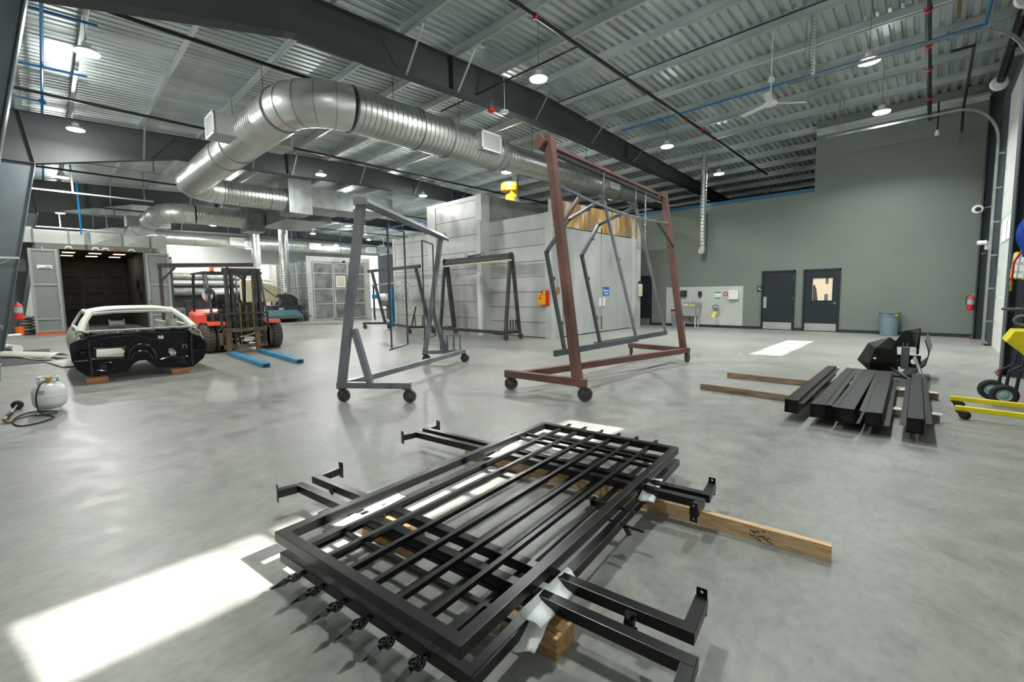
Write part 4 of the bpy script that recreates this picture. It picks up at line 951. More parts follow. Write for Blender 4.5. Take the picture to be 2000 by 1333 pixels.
b = MB(); b.hexa([(-.13, 9.35, .40), (-.10, 9.40, .40), (-.10, 9.8, .42), (-.13, 9.8, .42), (-.105, 9.36, .80), (-.09, 9.40, .80), (-.24, 9.85, .74), (-.26, 9.84, .74)]); b.build('fin_panel', 'blacksatin', t)
b = MB(); b.hexa([(-.46, 9.85, .45), (-.1, 9.85, .47), (-.1, 9.88, .47), (-.46, 9.88, .45), (-.30, 9.86, .73), (-.1, 9.86, .78), (-.1, 9.89, .78), (-.30, 9.89, .73)]); b.build('rear_panel', 'blacksatin', t)
pr = MB(); y0 = 9.55
pr.prism([(-.47, y0, .16), (-.07, y0, .16), (-.07, y0, .36), (-.47, y0, .36)], (0, .01, 0), [[(cc+math.cos(2*PI*k/16)*.045, y0, .26+math.sin(2*PI*k/16)*.045) for k in range(16)] for cc in (-.39, -.27, -.15)])
pr.build('rib_plate', 'blacksatin', t)
b = MB(); b.box(-.31, -.21, 9.45, 9.54, .14, .50); b.build('bracket_block', 'plasticdark', t, bevel=.008)
b = MB(); b.box(-.30, -.285, 9.46, 9.53, .50, .56); b.build('prong', 'plasticdark', t)
b = MB(); b.box(-.25, -.235, 9.46, 9.53, .50, .56); b.build('prong', 'plasticdark', t)
b = MB(); b.box(-.185, -.125, 9.44, 9.445, .42, .47); b.build('paper_tag', 'white', t)
MB().tube([(-.14, 9.3, .36), (-.02, 8.95, .05)], .025, 12).build('strut_tube', 'silver', t, smooth=True)
MB().tube([(-.40, 9.05, .20), (-.12, 8.75, .05)], .022, 12).build('strut_tube', 'blacksatin', t, smooth=True)
MB().tube([(-.14, 8.80, .03), (.0, 8.98, .03)], .025, 12).build('strut_tube', 'silver', t, smooth=True)
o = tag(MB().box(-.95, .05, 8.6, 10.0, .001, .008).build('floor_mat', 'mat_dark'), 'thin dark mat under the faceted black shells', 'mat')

# ------------------------------------------------------------------ right edge: yellow machine, hand truck, reel, lamp
t = thing('yellow_machine', 'yellow wheeled machine with long low legs and a black handwheel at the right edge', 'machine', (.9, 7.3, 0))
for yv, xv in ((7.42, .225), (6.84, .25)):
    MB().bar((xv, yv, .12), (2.2 if False else 1.05, yv-.02, .12), .06, .05).build('leg', 'yellow', t, bevel=.004)
    caster(t, xv+.05, yv, .09, .045, .5, 'caster')
b = MB(); b.prism([(.60, 7.02, .86), (.66, 7.02, .98), (1.05, 7.02, .98), (1.05, 7.02, .72), (.74, 7.02, .72)], (0, .40, 0)); b.build('hood', 'yellow', t, bevel=.01)
b = MB(); b.box(.80, 1.05, 7.1, 7.5, .985, 1.08); b.build('gear_housing', 'yellow', t, bevel=.01)
b = MB()
for k in range(5): b.bar((.80+.04*k, 7.015, .79), (.812+.04*k, 7.015, .83), .008, .003)
b.build('vent_slot', 'ink', t)
b = MB(); b.tube([(.80+math.cos(2*PI*k/24)*.22, 7.25+math.sin(2*PI*k/24)*.22, 1.20) for k in range(24)], .014, 8, closed=True)
for a in (0, 2.1, 4.2): b.tube([(.80, 7.25, 1.19), (.80+math.cos(a)*.22, 7.25+math.sin(a)*.22, 1.20)], .011, 8)
b.build('handwheel', 'frameblk', t, smooth=True)
MB().tube([(.80, 7.25, 1.0), (.80, 7.25, 1.2)], .02, 10).build('spindle', 'chrome', t)
b = MB(); b.tube([(.74+math.cos(2*PI*k/16)*.07, 7.25, 1.08+math.sin(2*PI*k/16)*.05) for k in range(16)], .013, 8, closed=True); b.build('grip_ring', 'midgrey', t, smooth=True)
MB().box(.92, 1.02, 7.1, 7.4, .14, .72).build('column', 'plasticdark', t)
t = thing('hand_truck', 'black tubular hand truck with two rubber-tyred wheels behind the yellow legs', 'hand truck', (.75, 8.1, 0))
for c in ((.70, 7.93, .13), (.62, 8.28, .13)):
    w = MB(); w.lathe([(.07, -.03), (.10, -.035), (.125, -.02), (.13, 0), (.125, .02), (.10, .035), (.07, .03)], c, 'Y', 30, False, False); wo = w.build('wheel', 'rubber', t, smooth=True)
    w = MB(); w.lathe([(.012, -.03), (.03, -.03), (.05, -.018), (.07, -.026), (.072, .026), (.012, .03)], c, 'Y', 26); w.build('hub', 'bluegrey', wo, smooth=True)
MB().tube([(.70, 7.93, .13), (.62, 8.28, .13)], .012, 8).build('axle', 'frameblk', t)
for dx, dy in ((0, 0), (.05, -.14), (.14, -.1)):
    MB().tube([(.66+dx, 8.1+dy, .17), (.68+dx, 8.1+dy, .42), (.78+dx, 8.1+dy, .5), (.83+dx, 8.1+dy, .95)], .016, 8).build('frame_tube', 'frameblk', t, smooth=True)
b = MB(); b.lathe([(.04, -.03), (.26, -.03), (.27, 0), (.26, .03), (.04, .03)], (.92, 8.05, .42), 'X', 30, False, False); b.build('cable_drum', 'midgrey', t)
# hose reel + lamp on the door-wall column
t = thing('hose_reel', 'bright blue hose reel with red hose mounted high at the right edge', 'hose reel', (.85, 6.5, 1.7))
rc = (.84, 6.5, 1.95)
b = MB(); b.lathe([(.10, -.09), (.25, -.09), (.27, -.07), (.20, -.05), (.10, -.045), (.10, .045), (.20, .05), (.27, .07), (.25, .09), (.10, .09)], rc, 'Y', 36); b.build('drum', 'brightblue', t, smooth=True)
b = MB(); b.tube([(rc[0]+math.cos(2*PI*k/30)*.17, 6.5, rc[2]+math.sin(2*PI*k/30)*.17) for k in range(30)], .035, 10, closed=True); b.build('hose_coil', 'red', t, smooth=True)
MB().bar((.60, 6.38, 1.76), (1.1, 6.38, 1.84), .03, .08).build('arm', 'brightblue', t, bevel=.006)
MB().bar((1.06, 6.3, 1.84), (1.06, 6.7, 1.84), .08, .3).build('wall_bracket', 'brightblue', t, bevel=.006)
MB().tube([(.62, 6.5, 1.80), (.57, 6.52, 1.68), (.565, 6.53, 1.50)], .009, 10).build('hose', 'red', t, smooth=True)
b = MB(); b.lathe([(.010, 1.40), (.010, 1.45), (.013, 1.46), (.013, 1.50)], (.565, 6.53, 0), 'Z', 12); b.build('nozzle', 'brass', t)
t = thing('work_lamp', 'yellow halogen work lamp with wire guard at the right edge', 'work lamp', (.75, 8.0, 1.5))
qs = [(.66, 7.86, 1.54), (.88, 7.80, 1.50), (.90, 7.83, 1.78), (.68, 7.89, 1.84)]
off = V((.03, .13, .02))
b = MB(); b.hexa([V(qs[0]), V(qs[1]), V(qs[1])+off, V(qs[0])+off, V(qs[3]), V(qs[2]), V(qs[2])+off, V(qs[3])+off]); b.build('housing', 'yellow', t, bevel=.015)
b = MB(); f_ = V((-.004, -.012, 0)); c4 = [V(q)+f_ for q in qs]
b.prism([c4[0].lerp(c4[2], .06), c4[1].lerp(c4[3], .06), c4[2].lerp(c4[0], .06), c4[3].lerp(c4[1], .06)], (0, .004, 0)); b.build('reflector', 'foam', t)
b = MB()
for k in range(1, 4): b.tube([c4[0].lerp(c4[1], k/4)+f_, c4[3].lerp(c4[2], k/4)+f_], .004, 6)
for k in range(1, 3): b.tube([c4[0].lerp(c4[3], k/3)+f_, c4[1].lerp(c4[2], k/3)+f_], .004, 6)
b.build('wire_guard', 'steel', t)
MB().tube([(.80, 7.92, .99), (.80, 7.95, 1.55)], .015, 8).build('stand', 'frameblk', t)
# door tracks
def track(y, label, xe=-2.4, ze=5.8):
    t = thing('door_track', label, 'door track', (.95, y, 0), 'overhead door tracks')
    pts = [(.98, y, 0), (.98, y, 4.9)]+[(.98-.75*(1-math.cos(a)), y, 4.9+.9*math.sin(a)) for a in [PI/2*k/8 for k in range(1, 9)]]+[(xe, y, ze)]
    b = MB()
    for a, c in zip(pts, pts[1:]): b.bar(a, c, .05, .05, up=(0, 1, 0), ext=.004)
    b.build('rail', 'galv', t)
    b = MB()
    for z in (.6, 1.4, 2.2, 3.0, 3.8, 4.6): b.bar((.98, y, z), (1.12, y, z), .03, .04)
    b.build('track_bracket', 'galv', t)
    for xh in (xe+.25,):
        MB().bar((xh, y, 5.82), (xh, y+.12, ztop(y)-.0), .05, .006).build('hanger', 'galv', t); MB().bar((xh+.06, y, 5.82), (xh+.12, y, ztop(y)-.0), .05, .006).build('hanger', 'galv', t)
    return t
track(15.88, 'curved galvanized door track along the green wall')
track(11.2, 'curved galvanized door track nearer the camera at top right')
track(5.2, 'curved galvanized door track over the camera, mostly out of view')
t = thing('torsion_spring', 'black torsion spring shaft with white cable drum above the white door', 'spring', (.9, 13.5, 6.15))
MB().tube([(.92, 11.25, 6.15), (.92, 15.8, 6.15)], .016, 8).build('shaft', 'steel', t)
b = MB(); pts = []
for k in range(420):
    a = k*2*PI/12; pts.append((.92+math.cos(a)*.065, 11.9+k*.0083, 6.15+math.sin(a)*.065))
b.tube(pts, .014, 5); b.build('coil', 'rubber', t, smooth=True)
for yv in (11.4, 15.6):
    b = MB(); b.lathe([(.05, -.04), (.14, -.04), (.17, 0), (.14, .04), (.05, .04)], (.92, yv, 6.15), 'Y', 24); b.build('cable_drum', 'white', t, smooth=True)
MB().box(.97, 1.1, 13.4, 13.6, 6.0, 6.3).build('center_bracket', 'galv', t)
# camera / dome and siren
t = thing('wall_horn', 'small round white wall speaker on an arm on the corner column', 'speaker', (.85, 17.5, 3.5)); b = MB(); b.lathe([(.12, 0), (.10, -.03), (.03, -.04)], (.80, 17.45, 3.52), 'Y', 24); b.build('bell', 'white', t, smooth=True); MB().lathe([(.06, -.045), (.055, -.05)], (.80, 17.45, 3.52), 'Y', 20).build('grille', 'frameblk', t); MB().tube([(.82, 17.48, 3.52), (1.08, 17.5, 3.58)], .008, 6).build('arm', 'white', t)
t = thing('door_operator', 'white twin-head emergency light by the white overhead door', 'light', (.95, 15.95, 2.5)); b = MB(); b.box(.90, 1.0, 15.97, 16.12, 2.35, 2.55); b.build('housing', 'white', t, bevel=.01)
for dx in (-.08, .0): MB().lathe([(.05, -.06), (.06, .02)], (.90+dx, 15.95, 2.52), 'X', 14).build('lamp_head', 'white', t, smooth=True)
MB().bar((.86, 16.0, 2.25), (1.05, 16.2, 2.30), .02, .05).build('bracket', 'galv', t)

# ------------------------------------------------------------------ spiral ducts
def arc(c, r, a0, a1, n, z): return [V((c[0]+math.cos(a)*r, c[1]+math.sin(a)*r, z)) for a in [a0+(a1-a0)*k/n for k in range(n+1)]]
def dseg(t, p, q, r, m, rings=True):
    o = MB().tube([p, q], r, 40).build('spiral_section', m, t, smooth=True)
    return o
def drings(t, pts, r, d):
    for p in pts:
        b = MB(); ax = {'X': 'X', 'Y': 'Y'}[d]; b.ring(p, r-.02, r+.022, .03, ax, 40); b.build('seam_flange', 'galv', t, smooth=True)
def delbow(t, pts, r, seams=True):
    MB().tube(pts, r, 40).build('elbow', 'elbow', t, smooth=True)
    for i in range(1, len(pts)-1):
        d = (pts[i+1]-pts[i-1]).normalized(); s = d.cross(V((0, 0, 1)))
        b = MB(); b.lathe([(r-.02, -.006), (r+.008, -.006), (r+.008, .006), (r-.02, .006), (r-.02, -.006)], pts[i], (s, V((0, 0, 1)), d), 40, False, False); b.build('seam_flange', 'galv', t, smooth=True)
def register(t, x0, x1, y0, y1, z0, z1, face):
    o = MB().box(x0, x1, y0, y1, z0, z1).build('register_box', mat('register_sheet', (.42, .44, .43), .45, .4), t)
    f = MB(); g = MB()
    if face == 'y':
        f.box(x0-.015, x1+.015, y0-.02, y0-.002, z0-.015, z0+.03); f.box(x0-.015, x1+.015, y0-.02, y0-.002, z1-.03, z1+.015); f.box(x0-.015, x0+.03, y0-.02, y0-.002, z0, z1); f.box(x1-.03, x1+.015, y0-.02, y0-.002, z0, z1)
        n = 12
        for k in range(n): zz = z0+.04+(z1-z0-.08)*k/(n-1); g.box(x0+.03, x1-.03, y0-.012, y0-.004, zz-.005, zz+.005)
    else:
        f.box(x1+.002, x1+.02, y0-.015, y1+.015, z0-.015, z0+.03); f.box(x1+.002, x1+.02, y0-.015, y1+.015, z1-.03, z1+.015); f.box(x1+.002, x1+.02, y0-.015, y0+.03, z0, z1); f.box(x1+.002, x1+.02, y1-.03, y1+.015, z0, z1)
        n = 12
        for k in range(n): zz = z0+.04+(z1-z0-.08)*k/(n-1); g.box(x1+.004, x1+.012, y0+.03, y1-.03, zz-.005, zz+.005)
    f.build('frame', 'white', o); g.build('grille', 'foam', o)
    return o
zd = 5.5; r = .47
t = thing('spiral_duct', 'huge galvanized spiral duct bending overhead in front of the rafters', 'duct', (-14, 4, zd))
R1 = .98
c1 = (-9.42-R1+.0, 3.9+R1)
dseg(t, (-9.42, 3.9+R1, zd), (-9.42, 9.3, zd), r, 'spirY')
delbow(t, arc(c1, R1, 0, -PI/2, 5, zd), r)
dseg(t, (-9.42-R1, 3.9, zd), (-18.9, 3.9, zd), r, 'spirX')
c2 = (-18.9, 3.9+1.15); delbow(t, arc(c2, 1.15, -PI/2, -PI, 5, zd), r*.97)
dseg(t, (-20.05, 5.05, zd), (-20.05, 7.3, zd), r*.95, 'spirY')
b = MB(); b.tube([(-9.42, 9.3, zd), (-9.42, 9.6, zd)], [r, .385], 40); b.build('reducer', 'elbow', t, smooth=True)
dseg(t, (-9.42, 9.6, zd), (-9.42, 15.9, zd), .385, 'spirY'); b = MB(); b.tube([(-9.42, 15.9, zd), (-9.42, 16.2, zd)], [.385, .30], 40); b.build('reducer', 'elbow', t, smooth=True)
dseg(t, (-9.42, 16.2, zd), (-9.42, 20.3, zd), .30, 'spirY')
drings(t, [(-9.42, y_, zd) for y_ in (4.9, 6.6, 7.5, 9.3)], r, 'Y'); drings(t, [(-9.42, y_, zd) for y_ in (9.62, 12.7, 15.9)], .385, 'Y'); drings(t, [(-9.42, y_, zd) for y_ in (16.2, 17.4)], .3, 'Y')
drings(t, [(x, 3.9, zd) for x in (-10.42, -13.6, -14.6, -18.88)], r, 'X'); drings(t, [(-20.05, y_, zd) for y_ in (5.06, 6.7)], r*.95, 'Y')
register(t, -12.95, -12.25, 3.02, 3.6, 5.27, 5.75, 'y'); register(t, -12.95, -12.25, 4.2, 4.75, 5.27, 5.75, 'x')
register(t, -9.2, -8.80, 8.25, 8.95, 5.28, 5.74, 'x'); register(t, -10.1, -9.65, 8.25, 8.95, 5.28, 5.74, 'x')
register(t, -9.2, -8.86, 14.8, 15.4, 5.32, 5.70, 'x'); register(t, -9.25, -8.86, 18.6, 19.2, 5.32, 5.70, 'x')
for p in ((-9.42, 6.0), (-9.42, 8.0), (-9.42, 11.0), (-9.42, 14.0), (-11.6, 3.9), (-14.0, 3.9), (-16.5, 3.9)):
    MB().tube([(p[0], p[1], zd+.35), (p[0], p[1], ztop(p[1]))], .006, 6).build('hanging_rod', 'blackpipe', t)
t = thing('air_handler', 'galvanized sheet-metal plenum box at the end of the huge spiral duct', 'plenum', (-20, 8, 5))
MB().box(-20.6, -19.5, 7.3, 8.25, 4.93, 6.5).build('plenum_box', 'galv', t, bevel=.01)
b = MB(); 
for y_ in (7.6, 7.8, 8.0): b.box(-20.6, -19.5, y_-.01, y_+.01, 4.90, 4.93)
b.build('seam_rib', 'galvlight', t)
MB().box(-21.9, -19.9, 8.26, 10.3, 5.35, 6.2).build('branch_duct', 'galv', t, bevel=.01)
MB().box(-22.6, -20.2, 10.31, 12.6, 5.55, 6.3).build('branch_duct', 'galv', t, bevel=.01)
b = MB()
for y_ in (8.9, 9.5, 10.9, 11.6): b.box(-21.95, -19.88, y_-.015, y_+.015, 5.33, 5.35)
b.build('seam_rib', 'galvlight', t)
MB().box(-26.8, -22.8, 8.4, 10.6, 5.2, 5.8).build('branch_duct', 'galv', t, bevel=.01)
r = .46
t = thing('spiral_duct', 'second galvanized spiral duct farther back, curving down the left side', 'duct', (-30, 5, zd))
dseg(t, (-26.25, 5.4, zd), (-26.25, 7.5, zd), r, 'spirY'); delbow(t, arc((-27.45, 5.4), 1.2, 0, -PI/2, 5, zd), r)
dseg(t, (-27.45, 4.2, zd), (-36.1, 4.2, zd), r, 'spirX'); delbow(t, arc((-36.1, 5.4), 1.2, -PI/2, -PI, 5, zd), r)
dseg(t, (-37.3, 5.4, zd), (-37.3, 21.4, zd), r, 'spirY'); drings(t, [(-37.3, y_, zd) for y_ in (7.5, 10.8, 13.5, 15.5, 18.4)], r, 'Y'); drings(t, [(x, 4.2, zd) for x in (-28, -30, -33)], r, 'X')
register(t, -31.2, -30.4, 3.3, 3.9, 5.25, 5.75, 'y'); register(t, -31.2, -30.4, 4.5, 5.1, 5.25, 5.75, 'x')
for y_ in (10.0, 15.6, 20.6): register(t, -37.0, -36.75, y_-.45, y_+.45, 5.25, 5.72, 'x')
t = thing('air_handler', 'smaller galvanized plenum box at the end of the second spiral duct', 'plenum', (-26.3, 8, 5))
MB().box(-26.9, -25.7, 7.5, 8.35, 4.85, 6.3).build('plenum_box', 'galv', t, bevel=.01); b = MB(); b.box(-26.9, -25.7, 7.9, 7.92, 4.82, 4.85); b.build('seam_rib', 'galvlight', t)
def riser(x, y_, z0, r_, label):
    t = thing('dust_duct', label, 'duct', (x, y_, z0), 'upright dust pipes'); MB().lathe([(r_, z0), (r_, 6.4)], (x, y_, 0), 'Z', 20).build('pipe', 'spirZ', t, smooth=True); MB().lathe([(r_+.02, z0-.03), (r_+.02, z0+.05)], (x, y_, 0), 'Z', 20).build('collar', 'steel', t); return t
riser(-35.2, 10.75, 2.3, .27, 'upright spiral dust pipe behind the cream hopper')
riser(-27.4, 9.81, 1.70, .24, 'upright spiral dust pipe rising from the black machine')

# ------------------------------------------------------------------ pipes, blue air lines, conduits
def hpipe(name, p, q, r_, m, label, cat, grp, extra=()):
    t = thing(name, label, cat, p, grp); MB().tube([p, q], r_, 10).build('pipe', m, t, smooth=True)
    for e in extra:
        b = MB(); d = (V(q)-V(p)).normalized(); s = d.cross(V((0, 0, 1))).normalized() if abs(d.z) < .9 else V((1, 0, 0))
        b.lathe([(r_+.012, -.03), (r_+.02, -.02), (r_+.02, .02), (r_+.012, .03)], V(e), (s, d.cross(s), d), 12); b.build('coupling', 'red', t)
    return t
hpipe('sprinkler_pipe', (-5.3, -1.2, 6.3), (-5.3, 21.4, 6.3), .038, 'blackpipe', 'black sprinkler pipe with red couplings running over the red-brown rack', 'pipe', 'black sprinkler pipes', [(-5.3, y_, 6.3) for y_ in (6.3, 12.9, 14.0, 15.2)])
hpipe('sprinkler_pipe', (-10.35, -1.2, 6.3), (-10.35, 21.4, 6.3), .036, 'blackpipe', 'black sprinkler pipe passing above the bend of the huge duct', 'pipe', 'black sprinkler pipes', [(-10.35, 8.0, 6.3)])
hpipe('sprinkler_pipe', (-15.45, -1.2, 6.3), (-15.45, 21.4, 6.3), .036, 'blackpipe', 'black sprinkler pipe just in front of the second steel frame', 'pipe', 'black sprinkler pipes', [(-15.45, 7.2, 6.3)])
hpipe('sprinkler_pipe', (-23.6, -1.2, 6.25), (-23.6, 21.4, 6.25), .036, 'blackpipe', 'black sprinkler pipe behind the second steel frame', 'pipe', 'black sprinkler pipes', [(-23.6, 6.4, 6.25)])
hpipe('sprinkler_pipe', (-32.0, -1.2, 6.25), (-32.0, 21.4, 6.25), .036, 'blackpipe', 'black sprinkler pipe behind the third steel frame', 'pipe', 'black sprinkler pipes')
hpipe('sprinkler_pipe', (-.28, 8.5, 6.3), (-.28, 18.0, 6.3), .045, 'blackpipe', 'black sprinkler main with red clamps at upper right', 'pipe', 'black sprinkler pipes', [(-.28, y_, 6.3) for y_ in (11.0, 12.6, 13.9, 16.0)])
hpipe('sprinkler_pipe', (-9.8, 7.7, 6.34), (-5.3, 7.7, 6.34), .02, 'blackpipe', 'thin black branch pipe crossing beneath the deck', 'pipe', None)
t = thing('gas_pipe', 'rusty iron pipe dropping from the deck at upper right', 'pipe', (.15, 11, 6)); 
MB().tube([(.1, 7.0, 6.5), (.12, 12.2, 6.5)], .028, 8).build('pipe', 'chain', t, smooth=True); MB().tube([(.05, 13.0, 6.2), (.38, 13.0, 6.2), (.38, 17.2, 6.2), (.38, 17.2, 5.6)], .028, 8).build('drop_pipe', 'blackpipe', t, smooth=True)
t = thing('sprinkler_drop', 'black pipe drop with a white valve in front of the green wall', 'pipe', (-.1, 17.0, 6)); MB().tube([(-.1, 16.6, 6.3), (-.1, 17.2, 6.3), (-.1, 17.2, 5.75)], .022, 8).build('pipe', 'blackpipe', t, smooth=True); MB().lathe([(.04, 5.6), (.055, 5.65), (.03, 5.75)], (-.1, 17.2, 0), 'Z', 12).build('valve', 'white', t)
# conduits
def cond(p, q, label, r_=.015, m='galvlight'):
    return tag(MB().tube([p, q], r_, 8).build('conduit', m, smooth=True), label, 'conduit', 'overhead conduits')
cond((-8.0, 10.2, 6.7), (1.0, 10.2, 6.7), 'thin dark conduit along the purlins above the white fan', .018, 'blackpipe')
cond((-8.0, 11.9, 6.72), (1.0, 11.9, 6.72), 'pale conduit under the deck near the ceiling fan')
cond((-1.0, 17.4, 6.45), (.9, 17.4, 6.45), 'short pale conduit under the deck by the door track')
# blue air lines
t = thing('air_line', 'blue compressed-air line running under the deck past the ceiling fan', 'air line', (-3, 13.2, 6.6)); MB().tube([(-7.5, 13.2, 6.62), (.55, 13.2, 6.62)], .028, 8).build('pipe', 'blue', t, smooth=True)
for x in (-6.2, -2.3, .0): MB().bar((x, 13.0, 6.6), (x, 13.42, 6.6), .05, .03).build('clamp', 'blue', t)
MB().tube([(.52, 13.2, 6.62), (.60, 9.5, 6.62)], .028, 8).build('branch_pipe', 'blue', t, smooth=True)
t = thing('air_line', 'blue compressed-air line under the deck at upper left with two cross branches', 'air line', (-14, .37, 6.6)); MB().tube([(-8.8, .36, 6.6), (-18.1, .38, 6.6)], .028, 8).build('pipe', 'blue', t, smooth=True)
for x in (-11.9, -14.7): MB().tube([(x, -1.2, 6.58), (x+.15, 1.1, 6.62)], .026, 8).build('branch_pipe', 'blue', t, smooth=True)
MB().tube([(-17.0, -1.2, 6.56), (-17.0, .34, 6.58)], .02, 8).build('branch_pipe', 'blue', t, smooth=True); MB().lathe([(.05, -.06), (.07, 0), (.05, .06)], (-17.0, .38, 6.58), 'X', 12).build('valve', 'blue', t)
t = thing('air_line', 'blue air line behind the second steel frame at far left', 'air line', (-22, .4, 6.4)); MB().tube([(-19.0, .4, 6.5), (-27.9, .4, 6.5)], .03, 8).build('pipe', 'blue', t, smooth=True); MB().tube([(-20.5, -1.2, 6.45), (-20.5, 1.4, 6.5)], .03, 8).build('branch_pipe', 'blue', t, smooth=True)
t = thing('air_line', 'blue drop line hanging beside the upright pipe of the black machine', 'air line', (-28.0, 10.6, 1.6)); MB().tube([(-27.0, 10.15, 6.4), (-27.0, 10.15, 4.0), (-26.9, 10.2, 1.5)], .02, 8).build('pipe', 'blue', t, smooth=True)
t = thing('air_line', 'blue drop line above the grey panelled booth', 'air line', (-27.5, 13.0, 3.9)); MB().tube([(-27.5, 13.3, 6.5), (-27.5, 13.3, 3.9)], .02, 8).build('pipe', 'blue', t, smooth=True)
t = thing('air_line', 'blue drop line in front of the spray booth plenum at left', 'air line', (-24.4, 1.6, 4)); MB().tube([(-26.3, 1.35, 6.4), (-26.3, 1.35, 4.2)], .035, 8).build('pipe', 'blue', t, smooth=True)
t = thing('air_line', 'tangle of blue air lines above the left end of the oven', 'air line', (-17, 11, 4.2)); MB().tube([(-19.5, 11.5, 4.6), (-16.0, 11.5, 4.6), (-16.0, 11.5, 4.0)], .03, 8).build('pipe', 'blue', t, smooth=True); MB().tube([(-17, 11.5, 4.6), (-17, 14, 4.6)], .03, 8).build('branch_pipe', 'blue', t, smooth=True)
# fire detectors near rafter
t = thing('fire_bell', 'small red fire bell hanging under the main rafter', 'alarm', (-8.2, 8.0, 6.0)); MB().lathe([(.03, 6.08), (.085, 6.05), (.09, 5.99), (.03, 5.96)], (-8.22, 8.05, 0), 'Z', 20).build('bell', 'red', t, smooth=True); MB().tube([(-8.22, 8.05, 6.08), (-8.22, 8.05, 6.25)], .01, 6).build('stem', 'steel', t)
t = thing('smoke_detector', 'white disc detector hanging beside the red fire bell', 'detector', (-8.0, 8.3, 6.0)); MB().lathe([(.02, 6.04), (.11, 6.03), (.12, 6.0), (.02, 5.98)], (-8.05, 8.33, 0), 'Z', 20).build('disc', 'white', t, smooth=True); MB().tube([(-8.05, 8.33, 6.03), (-8.0, 8.3, 6.15), (-8.02, 8.3, ztop(8.3))], .006, 6).build('cable', 'white', t)
# suspended unistrut rails at left
def strut_rail(x, y0, y1, z, label):
    t = thing('strut_rail', label, 'rail', (x, y0, z), 'suspended strut rails at left'); MB().bar((x, y0, z), (x, y1, z), .05, .05).build('rail', 'galvlight', t)
    for y_ in (y0+.35*(y1-y0), y1-.3): MB().bar((x, y_, z), (x, y_, ztop(y_)), .05, .02).build('hanger', 'galv', t)
strut_rail(-20.6, -.2, 3.4, 5.95, 'suspended strut rail just behind the second steel frame')
strut_rail(-24.5, -.2, 3.6, 5.6, 'longest suspended strut rail between the second and third steel frames')
strut_rail(-31, -.2, 3.2, 5.7, 'suspended strut rail behind the third steel frame, upper one')
strut_rail(-35, -.2, 3.2, 5.4, 'suspended strut rail farthest back at the left, above the spray booth')
t = thing('strut_hanger', 'perforated strut hanging straight down beside the ceiling fan', 'strut', (-1.9, 10, 6)); MB().box(-2.02, -1.97, 11.17, 11.23, 5.83, 6.95).build('strut', 'galvlight', t)
b = MB()
for k in range(16): b.box(-2.005, -1.985, 11.166, 11.17, 5.88+.065*k, 5.90+.065*k)
b.build('slot', 'ink', t)

# ------------------------------------------------------------------ high-bay lamps
def lamp_proto():
    t = thing('high_bay_lamp', 'x', 'lamp', (0, 0, 0), 'round LED high-bay lamps')
    b = MB(); b.lathe([(.05, .16), (.07, .15), (.075, .07), (.15, .045), (.195, .0), (.19, -.012), (.02, -.012)], (0, 0, 0), 'Z', 28, True, False); b.build('housing', 'white', t, smooth=True)
    MB().lathe([(.185, -.014), (.18, -.026), (.0, -.03)], (0, 0, 0), 'Z', 28, True, False).build('lens', LED, t, smooth=True)
    b = MB(); b.tube([(0, 0, .16), (.03, 0, .2), (0, 0, .24), (-.03, 0, .2), (0, 0, .16)], .006, 6); b.build('hook', 'steel', t)
    return t
LAMPS = [
 (-11.6, .905, 6.0, 'first lamp along the left wall, nearest the camera'), (-16.95, .957, 6.0, 'second lamp along the left wall'),
 (-23.8, .86, 6.0, 'third lamp along the left wall'), (-33.6, 1.0, 6.0, 'fourth lamp along the left wall, above the spray booth'), (-39.1, 1.06, 6.0, 'farthest lamp along the left wall'),
 (-6.33, 7.62, 6.0, 'lamp nearest the camera to the right of the main rafter'), (-1.14, 11.79, 6.0, 'lamp beside the black sprinkler main at upper right'),
 (-6.31, 13.92, 6.0, 'lamp hanging beside the main rafter above the red-brown rack'), (-1.17, 15.34, 6.0, 'lamp just in front of the top of the green wall'),
 (-6.3, 18.6, 6.0, 'lamp over the mezzanine behind the slim drop duct'), (-11.89, 12.37, 6.0, 'lamp under the huge duct above the yellow blower'),
 (-16.95, 7.55, 6.0, 'lamp in front of the second rafter, right of the plenum box'), (-17.33, 12.44, 6.0, 'lamp in front of the second rafter near the oven top'),
 (-27.66, 7.6, 6.0, 'lamp beside the smaller plenum box'), (-22.4, 13.9, 6.0, 'lamp seen just under the grey rack beam'),
 (-33.3, 7.77, 6.0, 'lamp in the back hall left of the cream hopper'), (-28.05, 14.13, 6.0, 'lamp seen left of the grey rack post'), (-33.1, 13.94, 6.0, 'lamp in the back hall above the panelled booth'),
 (-33.9, 18.8, 6.0, 'lamp in the back hall right of the grey rack post'), (-38.7, 7.77, 6.0, 'lamp in the back hall beneath the far duct'), (-36.1, 10.5, 4.95, 'low pendant lamp in front of the far duct'), (-36.0, 17.0, 5.6, 'farthest lamp of the back hall'),
 (-3.0, 1.5, 6.0, 'lamp added straight above the ornamental gates, out of the picture'), (-1.2, 6.4, 6.0, 'lamp added above the black box beams, out of the picture')]  # these last two lamps are added, unseen, to light the foreground
proto = lamp_proto()
